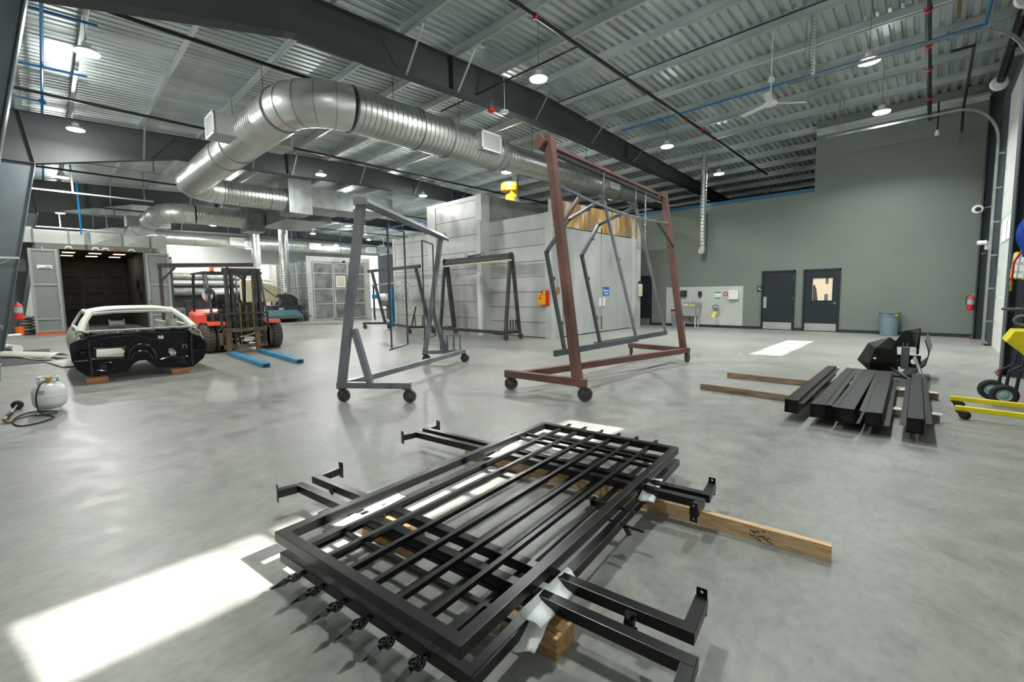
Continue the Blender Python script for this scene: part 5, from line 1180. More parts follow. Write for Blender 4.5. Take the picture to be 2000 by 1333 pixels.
for i, (x, y_, z, lb) in enumerate(LAMPS):
    zc = ztop(y_)
    if lb:
        o = proto if i == 0 else copy_tree(proto)
        put(o, (x, y_, z+.02), 0, 'round white LED high-bay '+lb)
        MB().tube([(x, y_, z+.25), (x, y_, zc+.25)], .004, 6).build('cable', 'rubber', o)
    li = D.lights.new('lamp_light', 'AREA'); li.shape = 'DISK'; li.size = .36; li.energy = 165 if x > -8 else 185 if x > -20 else 250; li.color = (.97, 1.0, .985) if x > -8 else (1.0, .985, .93)
    li.spread = 2.35 if x > -8 and y_ > 11 else PI
    lo = D.objects.new('lamp_light', li); C.objects.link(lo); lo.location = (x, y_, z-.02)
    li = D.lights.new('ceiling_fill', 'POINT'); li.shadow_soft_size = .07; li.energy = (18 if y_ > 11 else 80) if x > -8 else 125 if x > -20 else 150; li.color = (.95, 1.0, .98)  # extra point light added below each lens to brighten the ceiling
    lo = D.objects.new('ceiling_fill', li); C.objects.link(lo); lo.location = (x, y_, z-.10)
# ceiling fans
def fan_proto():
    t = thing('ceiling_fan', 'x', 'ceiling fan', (0, 0, 0), 'white ceiling fans')
    b = MB(); b.lathe([(.02, .06), (.10, .04), (.13, 0), (.12, -.05), (.04, -.08)], (0, 0, 0), 'Z', 24); b.build('motor', 'white', t, smooth=True)
    b = MB(); b.lathe([(.012, .05), (.012, .42), (.06, .46), (.05, .54)], (0, 0, 0), 'Z', 14); b.build('downrod', 'white', t, smooth=True)
    for k in range(3):
        a = 2*PI*k/3+.3; d = V((math.cos(a), math.sin(a), 0)); b = MB(); b.bar(d*.1+V((0, 0, -.01)), d*.72+V((0, 0, -.03)), .13, .008, up=V((0, 0, 1))+d.cross(V((0, 0, 1)))*.15); b.build('blade', 'white', t, bevel=.003)
    return t
fp = fan_proto()
put(fp, (-2.75, 11.2, 5.5), .35, 'white three-blade ceiling fan in front of the blue air line')
MB().tube([(-2.75, 11.2, 6.02), (-2.75, 11.2, ztop(11.2)+.01)], .012, 6).build('hanging_rod', 'white', fp)
for (x, y_, rz, lb) in ((-4.05, 4.15, 1.2, 'white ceiling fan cut off by the top of the picture'), (-24.9, 13.6, .2, 'white ceiling fan seen past the grey rack beam'), (-29.6, 17.6, .9, 'small white ceiling fan in the back hall')):
    o = copy_tree(fp); put(o, (x, y_, 5.1 if x < -20 else 5.5), rz, lb)
# ------------------------------------------------------------------ spray booth at left (open front, x = -27.2)
XB = -27.2
t = thing('spray_booth', 'grey open-fronted spray booth at left with dark inside and tall panel doors folded open', 'spray booth', (-31, 2, 0))
b = MB(); b.box(-34.6, -34.5, .55, 3.7, 0, 3.8); b.build('back_wall', 'boothin', t)
b = MB(); b.box(-34.5, XB-.05, .45, .55, 0, 3.8); b.build('side_wall', 'boothin', t)
b = MB(); b.box(-34.5, XB-.05, 3.55, 3.65, 0, 3.8); b.build('side_wall', 'boothin', t)
MB().box(-34.6, XB-.05, .45, 3.7, 3.78, 3.85).build('roof_panel', 'boothin', t)
for k in range(3):
    for z in (.85, 1.75, 2.65): MB().box(-34.49, -34.46, .85+.95*k, 1.45+.95*k, z, z+.07).build('filter_slot', 'ink', t)
b = MB()
for k in range(4): b.box(-34.49, -34.44, .66+.92*k, .70+.92*k, 0, 3.7)
for z in (1.2, 2.1, 3.0): b.box(-34.49, -34.46, .6, 3.5, z, z+.02)
b.build('panel_seam', 'darkrack', t)
MB().box(XB-.08, XB+.06, -.03, 3.95, 3.62, 3.85).build('header', 'boothgreen', t)
MB().box(XB-.05, XB+.04, .57, .66, 0, 3.62).build('jamb', 'boothgreen', t); MB().box(XB-.05, XB+.04, 3.43, 3.52, 0, 3.62).build('jamb', 'boothgreen', t)
def booth_door(y0, y1):
    d_ = MB(); d_.box(XB+.07, XB+.11, y0, y1, .10, 3.60); o = d_.build('door', 'boothgrey', t)
    f = MB()
    for a, c in ((y0, y0+.10), (y1-.10, y1)): f.box(XB+.11, XB+.16, a, c, .10, 3.60)
    for z in (.10, .62, 2.06, 3.5): f.box(XB+.11, XB+.15, y0+.1, y1-.1, z, z+.08)
    f.build('door_frame', mat('grey_booth_frame_lit', (.30, .315, .31), .5, .2), o, bevel=.005)  # lighter copy of the door grey, shading put into the frame colour
    return o
d1 = booth_door(-.27, .60); d2 = booth_door(3.48, 4.38)
MB().box(XB+.06, XB+.17, -.27, .60, .0, .09).build('bottom_strip', 'orangehaz', d1)
for dd, yh in ((d1, .52), (d2, 3.54)):
    b = MB(); b.tube([(XB+.17, yh, 1.20), (XB+.22, yh, 1.22), (XB+.22, yh, 1.36), (XB+.17, yh, 1.38)], .015, 8); b.build('handle', 'chrome', dd, smooth=True)
b = MB(); b.tube([(XB+.1, .15, 3.66), (XB+.2, .15, 3.66), (XB+.2, .15, 3.50)], .02, 6); b.tube([(XB+.1, 3.7, 3.60), (XB+.16, 3.7, 3.78)], .02, 6); b.build('door_latch', 'steel', t)
t2 = thing('booth_placard', 'white placard with a dark band on the booth door', 'sign', (XB+.16, .17, 2.8)); MB().box(XB+.151, XB+.156, -.04, .40, 2.76, 2.92).build('board', 'white', t2)
b = MB(); b.box(XB+.157, XB+.159, .0, .38, 2.775, 2.81); b.build('printed_band', 'ink', t2)
b = MB()
for k in range(6): b.box(XB+.157, XB+.159, .2+.028*k, .222+.028*k, 2.84, 2.87)
b.build('printed_lettering', 'ink', t2)
for i, yv in enumerate((.95, 1.80, 2.13, 3.02)):
    o = MB(); o.prism([(XB+.07, yv-.14, 3.64), (XB+.07, yv-.10, 3.64), (XB+.07, yv-.05, 3.70), (XB+.07, yv+.05, 3.70), (XB+.07, yv+.10, 3.64), (XB+.07, yv+.14, 3.64), (XB+.07, yv+.07, 3.76), (XB+.07, yv-.07, 3.76)], (.02, 0, 0)); o.build('white_clamp', 'white', t)
b = MB(); b.box(XB+.06, XB+.10, 2.38, 2.66, 3.66, 3.70); b.build('gauge_strip', 'red', t)
# plenum casing above
for a, c, z in ((-.62, -.08, 4.5), (-.07, .98, 4.42), (1.0, 1.62, 4.42), (1.66, 2.72, 4.42), (2.76, 3.72, 4.42), (3.76, 4.36, 4.47)):
    MB().prism([(XB-.1, a, 3.86 if a < 3.7 else 3.6), (XB-.1, (a+c)/2, 3.86 if a < 3.7 else 3.6), (XB-.1, c, 3.86 if a < 3.7 else 3.6), (XB-.1, c, z), (XB-.1, a, z)], (-.6, 0, 0)).build('plenum_panel', 'galvlight', t)
for yv in (-.08, .99, 1.64, 2.74, 3.74): MB().box(XB-.12, XB-.06, yv-.035, yv+.035, 3.86, 4.42).build('seam_cover', 'galv', t)
for a, c in ((1.66, 2.72), (2.76, 3.72)):
    m_ = ((a+c)/2, 4.14)
    f = MB(); z0, z1 = 3.88, 4.41; x = XB-.095
    for tri in (((a+.04, z0), (a+.04, z1)), ((c-.04, z1), (c-.04, z0)), ((a+.04, z1), (c-.04, z1)), ((c-.04, z0), (a+.04, z0))):
        f.face([(x, *tri[0]), (x, *tri[1]), (x+.04, *m_)])
    f.build('cross_broken_panel', 'galvlight', t)
for i in range(6):
    x = -31.0 if i < 3 else -33.2; yv = (1.10, 2.05, 2.98)[i % 3]
    o = MB().box(x-.30, x+.30, yv-.26, yv+.20, 3.765, 3.775).build('ceiling_lamp', BOOTHLED, t)
b = MB(); pts = []
for k in range(40):
    a = 2*PI*k/13; pts.append((-29.0+.3*math.sin(k*.15), 3.50-.02*(k % 3)+.0, 1.95+math.sin(a)*.45)); pts[-1] = (-29.0+math.cos(a)*.55, 3.48-.003*k, 1.95+math.sin(a)*.48)
b.tube(pts, .025, 6); b.tube([(-29.5, 3.48, 1.95), (-29.55, 3.45, 1.2), (-29.3, 3.4, .9)], .025, 6); b.build('coiled_hose', 'rubber', t, smooth=True)
li = D.lights.new('booth_glow', 'AREA'); li.energy = 30; li.size = 2; li.color = (1, .88, .74); lo = D.objects.new('booth_glow', li); C.objects.link(lo); lo.location = (-31.5, 2, 3.7)
t = thing('steel_spool', 'grey metal spool lying inside the booth mouth', 'spool', (-28.4, 2.35, 0))
b = MB(); b.lathe([(.17, -.26), (.17, .26)], (-28.4, 2.38, .25), 'Y', 24); b.build('core', 'midgrey', t, smooth=True)
for yv in (2.12, 2.64): MB().lathe([(.25, -.02), (.25, .02)], (-28.4, yv, .25), 'Y', 28).build('flange_disc', 'midgrey', t)
# left of the booth
t = thing('bag_stack', 'stack of clear bags of grey and red material behind the orange bucket', 'bags', (-28.3, -.5, 0))
for k in range(6): MB().sphere((-27.95+.04*(k % 2), -.50, .075+.13*k), 1, 14, (.24, .26, .072)).build('bag', 'bag' if k % 2 else 'plasticgrey', t, smooth=True)
t = thing('orange_bucket', 'orange plastic bucket beside the charcoal column at left', 'bucket', (-27.7, -.68, 0)); b = MB(); b.lathe([(.13, 0), (.155, .34), (.165, .34), (.165, .37), (.15, .37), (.125, .02)], (-27.3, -.72, 0), 'Z', 24); b.build('body', 'orange', t, smooth=True); MB().tube([(-27.3+math.cos(a)*.17, -.72, .33-math.sin(a)*.12) for a in [PI*k/10 for k in range(11)]], .004, 6).build('handle', 'steel', t)
o = tag(MB().tube([(-26.6, -1.05, .06), (-26.9, -.70, .06)], .06, 14).build('paper_roll', 'white', smooth=True), 'white paper roll lying on the floor by the charcoal column', 'roll')
o = tag(MB().box(-29.4, -29.2, -1.2, -.9, .0, 1.9).build('dark_board', 'blacksatin'), 'dark board leaning behind the bags at left', 'board')

# ------------------------------------------------------------------ second booth (grey panel doors)
t = thing('panelled_booth', 'pale grey booth with framed double doors and a small tan window, behind the grey rack', 'booth', (-30, 12.6, 0))
X = -26.55
b = MB(); b.box(X-.05, X, 10.72, 11.0, 0, 3.5); b.build('front_post', 'galvlight', t); MB().box(X-.05, X, 14.38, 14.70, 0, 3.5).build('front_post', 'galvlight', t); MB().box(X-.05, X, 10.72, 14.70, 3.5, 3.8).build('header', 'galvlight', t)
MB().box(-31.5, X-.05, 10.74, 10.80, 0, 3.4).build('side_wall', 'galv', t); MB().box(-31.5, X-.05, 14.6, 14.66, 0, 3.4).build('side_wall', 'galv', t); MB().box(-31.5, X-.05, 10.74, 14.66, 3.4, 3.5).build('roof_panel', 'galv', t)
b = MB()
for z in (.55, 1.3, 2.0, 2.8): b.box(-31.5, X-.05, 10.70, 10.74, z, z+.03)
for k in range(3): b.box(-28-1.3*k, -27.94-1.3*k, 10.66, 10.74, 0, 3.4)
b.build('side_rib', 'galvlight', t)
for y0, y1, cols in ((11.03, 12.24, 1), (12.28, 14.34, 2)):
    d_ = MB().box(X-.05, X-.01, y0, y1, .03, 3.46).build('door', 'galv', t)
    f = MB()
    f.box(X-.01, X+.03, y0, y0+.06, .03, 3.46); f.box(X-.01, X+.03, y1-.06, y1, .03, 3.46)
    if cols == 2: f.box(X-.01, X+.03, 13.14, 13.22, .03, 3.46)
    for z in (.03, .95, 1.84, 2.78, 3.40): f.box(X-.01, X+.025, y0, y1, z, z+.06)
    f.build('door_frame', 'galvlight', d_)
    if cols == 2:
        w = MB(); w.box(X-.01, X+.03, 12.42, 13.02, 1.97, 2.68); wo = w.build('window_frame', 'white', d_); MB().box(X+.031, X+.035, 12.50, 12.94, 2.05, 2.60).build('pane', 'tan', wo)
        MB().box(X+.03, X+.08, 12.30, 12.36, 1.1, 1.35).build('handle', 'white', d_)
b = MB(); b.lathe([(.03, 0), (.03, .02)], (X, 10.85, 1.6), 'X', 12); b.build('knob', 'ink', t)
b = MB(); b.box(X, X+.06, 12.9, 13.05, 3.5, 3.6); b.build('door_closer', 'ink', t)
t = thing('booth_sign', 'small dark blue sign on the panelled booth door', 'sign', (X+.03, 13.7, 3.0)); MB().box(X+.031, X+.036, 13.62, 13.86, 2.95, 3.3).build('board', 'bluesign', t); MB().box(X+.037, X+.039, 13.66, 13.82, 3.08, 3.18).build('printed_band', 'white', t)
# sheet partition behind tank
t = thing('galvanized_hood', 'pleated galvanized sheet enclosure between the cream hopper and panelled booth', 'enclosure', (-33, 11.6, 0))
MB().box(-36.6, -36.5, 11.2, 14.0, 0, 3.9).build('back_sheet', 'galv', t)
MB().prism([(-34.2, 11.35, 0), (-34.2, 11.9, 0), (-34.2, 11.9, 3.6), (-34.2, 11.35, 3.75)], (-2.2, 0, 0)).build('side_sheet', 'galvlight', t)
# cream hopper
t = thing('cream_hopper', 'cream plastic hopper tank with tapered end on a black stand', 'tank', (-33, 10.6, 0))
b = MB(); b.hexa([(-34.0, 9.2, 1.12), (-32.6, 9.2, 1.12), (-32.6, 11.3, 1.12), (-34.0, 11.3, 1.12), (-34.0, 9.2, 2.62), (-32.6, 9.2, 2.62), (-32.6, 11.75, 2.05), (-34.0, 11.75, 2.05)]); b.build('tank_body', 'tan', t, bevel=.08)
MB().hexa([(-34.0, 9.2, 2.55), (-32.6, 9.2, 2.55), (-32.6, 11.1, 2.52), (-34.0, 11.1, 2.52), (-33.9, 9.3, 2.68), (-32.7, 9.3, 2.68), (-32.7, 10.9, 2.62), (-33.9, 10.9, 2.62)]).build('lid', 'tan', t, bevel=.02)
MB().tube([(-32.55, 9.8, 2.7), (-32.5, 10.2, 2.1), (-32.5, 10.9, 1.5), (-31.5, 11.4, 1.2)], .02, 6).build('cable', 'rubber', t)
for x in (-33.8, -32.7):
    for yv in (9.4, 10.2, 11.1): MB().box(x-.04, x+.04, yv-.04, yv+.04, 0, 1.11).build('leg', 'frameblk', t)
for a, c in ((9.4, 10.2), (10.2, 11.1)): MB().bar((-32.68, a, .1), (-32.68, c, 1.05), .05, .05).build('brace', 'frameblk', t)
# black machine + teal table
t = thing('black_machine', 'black extractor machine at the foot of the upright dust pipe', 'machine', (-28.8, 10.2, 0))
MB().box(-29.4, -28.3, 9.35, 10.95, .62, .95).build('bed', 'darkmach', t, bevel=.02)
MB().prism([(-29.0, 9.85, .951), (-29.0, 10.85, .951), (-29.0, 10.85, 1.35), (-29.0, 10.45, 1.6), (-29.0, 9.85, 1.6), (-29.0, 9.85, 1.4), (-29.0, 10.0, 1.4)], (.5, 0, 0)).build('head', 'darkmach', t, bevel=.02)
MB().box(-29.4, -28.3, 9.4, 10.9, 0, .3).build('pedestal', 'darkmach', t)
b = MB(); b.box(-28.29, -28.28, 9.7, 9.95, .72, .80); b.build('printed_logo', 'white', t)
MB().lathe([(.13, 1.56), (.13, 1.66)], (-28.6, 10.25, 0), 'Z', 16).build('pipe_collar', 'brass', t)
t.location = t.location+V((1.2, -.44, 0))
t = thing('teal_table', 'teal sheet-covered table in front of the black machine', 'table', (-27.8, 10, 0))
MB().hexa([(-28.2, 8.95, .38), (-27.4, 8.9, .38), (-27.4, 10.75, .36), (-28.2, 10.8, .36), (-28.2, 9.05, .68), (-27.9, 9.0, .70), (-27.9, 10.55, .70), (-28.2, 10.6, .68)]).build('cover', 'teal', t, bevel=.01)
MB().box(-28.2, -27.4, 9.0, 10.7, .22, .36).build('shelf', 'plasticdark', t)
for x in (-28.1, -27.5):
    for yv in (9.1, 10.75): MB().box(x-.04, x+.04, yv-.04, yv+.04, 0, .22).build('leg', 'plasticdark', t)
MB().bar((-27.6, 10.75, .4), (-27.6, 11.25, .28), .06, .06).build('side_rail', 'darkrack', t)
t.location = t.location+V((1.25, -.5, 0))
# long cable on floor
b = MB(); b.tube([(-24.5, 8.0, .015), (-22.5, 9.5, .015), (-21.8, 10.6, .015), (-23.2, 10.2, .015), (-24.5, 9.0, .015)], .014, 6); tag(b.build('floor_hose', 'midgrey', smooth=True), 'grey hose lying on the floor behind the forklift', 'hose')
# background plant behind the forklift
t = thing('storage_rack', 'black shelving rack against the white far wall, behind the booth corner', 'rack', (-36, 6.3, 0)); MB().box(-36.4, -35.6, 5.3, 5.9, 0, 4.1).build('cabinet', 'darkmach', t)
MB().box(-35.6, -35.58, 5.35, 5.85, 3.7, 3.95).build('panel', 'midgrey', t)
t = thing('conveyor_frame', 'long grey conveyor pipework across the back of the hall', 'conveyor', (-37.5, 8, 0))
for z, r_, m_ in ((2.9, .22, 'midgrey'), (2.35, .12, 'darkrack'), (1.9, .28, 'midgrey'), (3.2, .07, 'tan')): MB().tube([(-37.9, 5.6, z), (-37.9, 12.5, z)], r_, 14).build('pipe', m_, t, smooth=True)
MB().box(-39.5, -38.2, 5.6, 12.4, 0, 2.3).build('machine_body', 'darkmach', t)
for yv in (6, 8, 10, 12): MB().box(-37.7, -37.6, yv-.05, yv+.05, 0, 3.3).build('post', 'darkrack', t)
random.seed(3)
clut = [('midgrey', -30.5, 5.2, .5, .9), ('darkmach', -31, 5.8, .6, 1.3), ('plasticgrey', -30, 6.4, .4, .8), ('brownrack', -31.5, 7.0, .5, 1.2), ('midgrey', -32, 7.9, .7, 1.0)]
lbl = ['grey equipment cabinet just right of the spray booth', 'tall black equipment cabinet right of the spray booth', 'blue-grey plastic drum behind the forklift', 'brown equipment crate behind the forklift seat', 'wide grey machine base behind the forklift mast']
for (m_, x, yv, w, h), l_ in zip(clut, lbl):
    t = thing('equipment_cabinet', l_, 'equipment', (x, yv, 0), 'equipment behind the forklift'); MB().box(x-.3, x+.3, yv-w/2, yv+w/2, .05, h).build('body', m_, t, bevel=.02)
    b = MB(); b.box(x+.3, x+.31, yv-w*.35, yv+w*.35, h*.55, h*.8); b.build('panel', 'darkrack', t); MB().box(x-.25, x+.25, yv-w/2+.05, yv+w/2-.05, 0, .05).build('plinth', 'ink', t)
o = tag(MB().tube([(-30.4, 4.7, 1.0), (-30.3, 4.8, .8), (-30.35, 4.75, .5), (-30.2, 4.9, .2), (-30.1, 4.95, .05)], .05, 8).build('yellow_hose', 'yellow', smooth=True), 'short yellow coiled hose seen past the car windshield', 'hose')
# brown rack spanning behind the forklift
t = thing('rolling_rack', 'brown steel rolling rack standing behind the white car and forklift', 'rack', (-18, 4, 0))
for yv in (2.66, 5.0):
    MB().bar((-18, yv, .15), (-18, yv, 2.45), .09, .09).build('upright', mat('dark_brown_steel', (.055, .042, .035), .55, .2, .3, 4), t); MB().bar((-18.4, yv, .18), (-17.6, yv, .18), .09, .09).build('base_tube', mat('dark_brown_steel', (.055, .042, .035), .55, .2, .3, 4), t)
    for x in (-18.35, -17.65): caster(t, x, yv, .13, .06, .4)
MB().bar((-18, 2.6, 2.5), (-18, 5.35, 2.62), .14, .13).build('top_beam', mat('dark_brown_steel', (.055, .042, .035), .55, .2, .3, 4), t); MB().bar((-18, 2.7, 2.05), (-18, 3.05, 2.45), .07, .07).build('brace', mat('dark_brown_steel', (.055, .042, .035), .55, .2, .3, 4), t)
MB().bar((-18, 5.0, 2.1), (-18, 4.5, 2.5), .07, .07).build('brace', mat('dark_brown_steel', (.055, .042, .035), .55, .2, .3, 4), t)
# rack + rollers + drum behind the far rack
t = thing('side_rack', 'small grey trolley rack holding white film rolls beside the oven', 'rack', (-22, 13, 0))
for x, yv in ((-24.2, 13.6), (-21.5, 13.0)):
    MB().box(x-.04, x+.04, yv-.04, yv+.04, .12, 2.05).build('upright', 'darkrack', t); caster(t, x, yv, .12, .055, .4)
MB().bar((-24.4, 13.6, 2.05), (-21.0, 13.0, 2.1), .08, .08).build('top_beam', 'tan', t)
MB().box(-24.15, -24.0, 13.45, 13.75, 1.25, 1.5).build('clamp', 'blue', t)
for yv, x in ((13.25, -22.6), (13.1, -21.9)): MB().lathe([(.08, -.3), (.2, -.28), (.2, -.2), (.12, 0), (.2, .2), (.2, .28), (.08, .3)], (x, yv, 1.35), 'X', 20).build('film_roll', 'white', t, smooth=True)
t = thing('grey_drum', 'dark grey drum on the floor beside the panelled booth', 'drum', (-24.5, 14.8, 0)); MB().lathe([(.26, 0), (.28, .02), (.28, .4), (.30, .42), (.28, .44), (.28, .82), (.3, .85), (.05, .85)], (-24.0, 14.6, 0), 'Z', 24).build('body', 'plasticdark', t, smooth=True); MB().lathe([(.31, .82), (.31, .86)], (-24.0, 14.6, 0), 'Z', 24).build('lid', 'darkmach', t)
o = tag(MB().box(-18.1, -17.95, 11.0, 11.12, 0, 1.9).build('blue_post', 'forkblue', bevel=.01), 'narrow blue post leaning at the left edge of the oven', 'post')

# ------------------------------------------------------------------ forklift
t = thing('forklift', 'red and black forklift with dual front tyres and a worn mast', 'forklift', (-14.5, 3.75, 0))
def ftyre(x, yc, r_, w):
    b = MB(); b.lathe([(r_*.55, -w/2), (r_*.9, -w/2), (r_, -w*.36), (r_, w*.36), (r_*.9, w/2), (r_*.55, w/2)], (x, yc, r_), 'Y', 40, False, False); o = b.build('tyre', 'tyre', t, smooth=True)
    g = MB()
    for k in range(26):
        a = 2*PI*k/26
        for s in (-1, 1):
            p = V((x+math.cos(a)*r_, yc+s*w*.02, r_+math.sin(a)*r_)); a2 = a+.10; q = V((x+math.cos(a2)*r_*.985, yc+s*w*.46, r_+math.sin(a2)*r_*.985))
            g.bar(p, q, .035, .014, up=V((math.cos(a), 0, math.sin(a))))
    g.build('tread', 'tyretread', o)
    MB().lathe([(.04, -w*.2), (r_*.5, -w*.3), (r_*.56, -w*.45), (r_*.56, w*.45), (r_*.5, w*.3), (.04, w*.2)], (x, yc, r_), 'Y', 24).build('rim', 'redorange', o)
XF = -13.85
for yv in (2.93, 3.21, 4.30, 4.56): ftyre(XF, yv, .37, .25)
for yv in (3.15, 4.3): ftyre(-15.75, yv, .29, .22)
b = MB(); b.box(-16.2, -14.2, 3.12, 4.38, .30, .75); b.build('chassis', 'darkmach', t, bevel=.02)
b = MB(); b.hexa([(-16.6, 3.05, .35), (-15.5, 3.02, .35), (-15.5, 4.45, .35), (-16.6, 4.42, .35), (-16.5, 3.1, 1.10), (-15.5, 3.05, 1.0), (-15.5, 4.42, 1.0), (-16.5, 4.38, 1.10)]); b.build('counterweight', 'redorange', t, bevel=.06)
for s, yv in ((-1, 3.07), (1, 4.43)):
    b = MB(); b.prism([(-14.5, yv-.20, .70), (-14.4, yv-.20, .80), (-13.55, yv-.20, .82), (-13.45, yv-.20, .74), (-13.45, yv-.20, .72), (-13.55, yv-.20, .795), (-14.35, yv-.20, .775)], (0, .40, 0)); b.build('fender', 'redorange', t)
b = MB(); b.hexa([(-15.5, 2.84, .45), (-14.45, 2.86, .70), (-14.45, 3.1, .70), (-15.5, 3.1, .45), (-15.5, 2.86, 1.05), (-14.55, 2.86, .98), (-14.55, 3.1, .98), (-15.5, 3.1, 1.05)]); b.build('side_cowl', 'redorange', t, bevel=.03)
MB().box(-15.5, -14.5, 3.12, 4.38, .75, 1.0).build('engine_cover', 'darkmach', t, bevel=.03)
b = MB(); b.box(-15.2, -14.7, 3.5, 4.0, 1.0, 1.12); b.box(-15.3, -15.15, 3.5, 4.0, 1.1, 1.55); b.build('seat', 'rubber', t, bevel=.04)
b = MB(); b.tube([(-14.35+math.cos(2*PI*k/20)*.06, 3.75+math.sin(2*PI*k/20)*.17, 1.28+math.cos(2*PI*k/20)*.14) for k in range(20)], .015, 6, closed=True); b.tube([(-14.1, 3.75, 1.0), (-14.35, 3.75, 1.28)], .02, 6); b.build('steering_wheel', 'ink', t, smooth=True)
b = MB(); b.lathe([(.05, -.42), (.14, -.38), (.16, -.3), (.16, .3), (.14, .38), (.05, .42)], (-16.0, 3.75, 1.52), 'Y', 24); o = b.build('gas_cylinder', 'white', t, smooth=True); MB().lathe([(.165, -.03), (.165, .03)], (-16.0, 3.6, 1.52), 'Y', 24).build('strap', 'ink', o); MB().box(-16.2, -15.8, 3.5, 4.0, 1.15, 1.36).build('cylinder_cradle', 'darkmach', t)
for yv in (3.08, 4.42):
    b = MB(); b.tube([(-15.9, yv, 1.05), (-15.75, yv, 2.02), (-15.65, yv, 2.1)], .035, 8); b.build('guard_post', 'frameblk', t, smooth=True)
    b = MB(); b.tube([(-13.85, yv, .80), (-14.25, yv, 1.95), (-14.35, yv, 2.12)], .032, 8); b.build('guard_post', 'frameblk', t, smooth=True)
b = MB(); b.bar((-14.3, 3.05, 2.14), (-15.7, 3.05, 2.14), .06, .06); b.bar((-14.3, 4.45, 2.14), (-15.7, 4.45, 2.14), .06, .06)
for k in range(8): b.bar((-14.3-.2*k, 3.08, 2.15), (-14.3-.2*k, 4.42, 2.15), .03, .04)
b.build('overhead_guard', 'frameblk', t)
b = MB(); b.lathe([(.05, 2.17), (.06, 2.18), (.055, 2.27), (.03, 2.30)], (-14.6, 3.3, 0), 'Z', 16); b.build('beacon', 'orange', t, smooth=True)
b = MB(); b.lathe([(.02, -.06), (.10, -.03), (.11, .03), (.09, .05)], (-14.0, 3.05, 1.62), 'X', 18); b.build('work_light', 'chrome', t, smooth=True)
for yv in (3.34, 3.98):
    MB().box(-13.30, -13.14, yv-.09, yv-.02, .10, 2.16).build('mast_rail', 'mast', t); MB().box(-13.26, -13.10, yv+.02, yv+.08, .12, 2.20).build('mast_rail', 'mast', t)
    MB().tube([(-13.36, yv, .3), (-13.36, yv, 2.0)], .035, 10).build('lift_cylinder', 'mast', t, smooth=True)
b = MB()
for z in (.25, 1.2, 2.12): b.box(-13.34, -13.27, 3.22, 4.1, z, z+.09)
b.build('mast_crossbar', 'mast', t)
b = MB(); b.tube([(-13.2, 3.62, .3), (-13.2, 3.62, 1.3)], .045, 10); b.tube([(-13.2, 3.76, .3), (-13.2, 3.76, 1.3)], .02, 8); b.build('lift_cylinder', 'darkmach', t, smooth=True)
for yv in (3.53, 3.84): MB().box(-13.12, -13.10, yv-.02, yv+.02, .25, 1.32).build('lift_chain', 'chain', t)
for yv in (3.66, 3.70): MB().tube([(-13.1, yv, .3), (-13.1, yv, 1.25)], .010, 6).build('hydraulic_hose', 'chain', t)
b = MB(); b.tube([(-13.02, 3.45, .42), (-12.98, 3.75, .48), (-12.98, 3.9, .60), (-13.0, 3.98, .45), (-12.99, 3.8, .34), (-13.0, 3.5, .33)], .012, 6); b.build('hydraulic_hose', 'steel', t, smooth=True)
for z in (.14, .56): MB().box(-13.08, -13.0, 3.02, 4.18, z, z+.09).build('carriage_bar', 'rustmast', t)
for yv in (3.02, 4.12): MB().box(-13.06, -13.0, yv, yv+.06, .14, .62).build('carriage_side', 'rustmast', t)
b = MB(); b.box(-13.04, -13.0, 3.05, 3.10, .62, 1.06); b.box(-13.04, -13.0, 4.12, 4.17, .2, 1.06); b.box(-13.04, -13.0, 3.1, 4.12, 1.01, 1.06); b.box(-13.03, -13.01, 3.1, 4.12, .84, .855)
b.build('load_backrest', 'mast', t)
for yv in (3.20, 3.87): MB().box(-13.0, -12.94, yv-.06, yv+.06, .05, .66).build('fork_shank', 'rustmast', t, bevel=.008)
for yv in (3.20, 3.87): MB().box(-12.94, -12.7, yv-.05, yv+.05, .03, .07).build('fork_blade', 'rustmast', t)
b = MB(); b.box(-13.098, -13.09, 3.58, 3.78, .28, .42); b.build('data_plate', 'white', t)
for i, (a, c, l_) in enumerate((((-12.69, 3.17), (-9.90, 3.08), 'blue fork extension sleeve nearer the white car'), ((-12.72, 3.86), (-9.90, 3.75), 'blue fork extension sleeve farther from the white car'))):
    b = MB(); b.bar((*a, .05), (*c, .05), .15, .085); b2 = b.build('fork_sleeve', 'forkblue', bevel=.008); tag(b2, l_, 'fork sleeve', 'blue fork sleeves')
    MB().bar((c[0]+.001, c[1], .045), (c[0]+.006, c[1], .045), .12, .045).build('sleeve_mouth', 'ink', b2)

# ------------------------------------------------------------------ car body shell
t = thing('car_shell', 'bare white-primed coupe body shell with glossy black firewall on wood blocks', 'car', (-12.4, 1.22, 0))
YC = 1.235
fire = [(0.271,.70),(.259,.597),(.27,.425),(.323,.26),(.437,.135),(.552,.11),(.804,.125),(.983,.134),(1.055,.259),(1.134,.313),(1.244,.314),(1.318,.24),(1.381,.167),(1.551,.129),(1.874,.10),(1.961,.10),(2.137,.246),(2.205,.394),(2.208,.549),(2.126,.679),(1.979,.752),(1.922,.832),(1.505,.847),(1.171,.863),(.855,.858),(.479,.853),(.483,.78),(.387,.768),(.30,.723)]
rect = [(.59,.582),(.97,.567),(.939,.417),(.58,.442)]
oval = [(1.587,.488),(1.646,.496),(1.69,.45),(1.711,.40),(1.684,.344),(1.614,.366),(1.59,.42)]
circ = [(1.49+.045*math.cos(2*PI*k/14), .715+.05*math.sin(2*PI*k/14)) for k in range(14)]
ex = lambda L_: [(-10.55, y_, z_) for y_, z_ in L_]
b = MB(); b.prism(ex(fire), (-.03, 0, 0), [ex(rect), ex(oval), ex(circ)]); fwl = b.build('firewall', 'blackgloss', t)
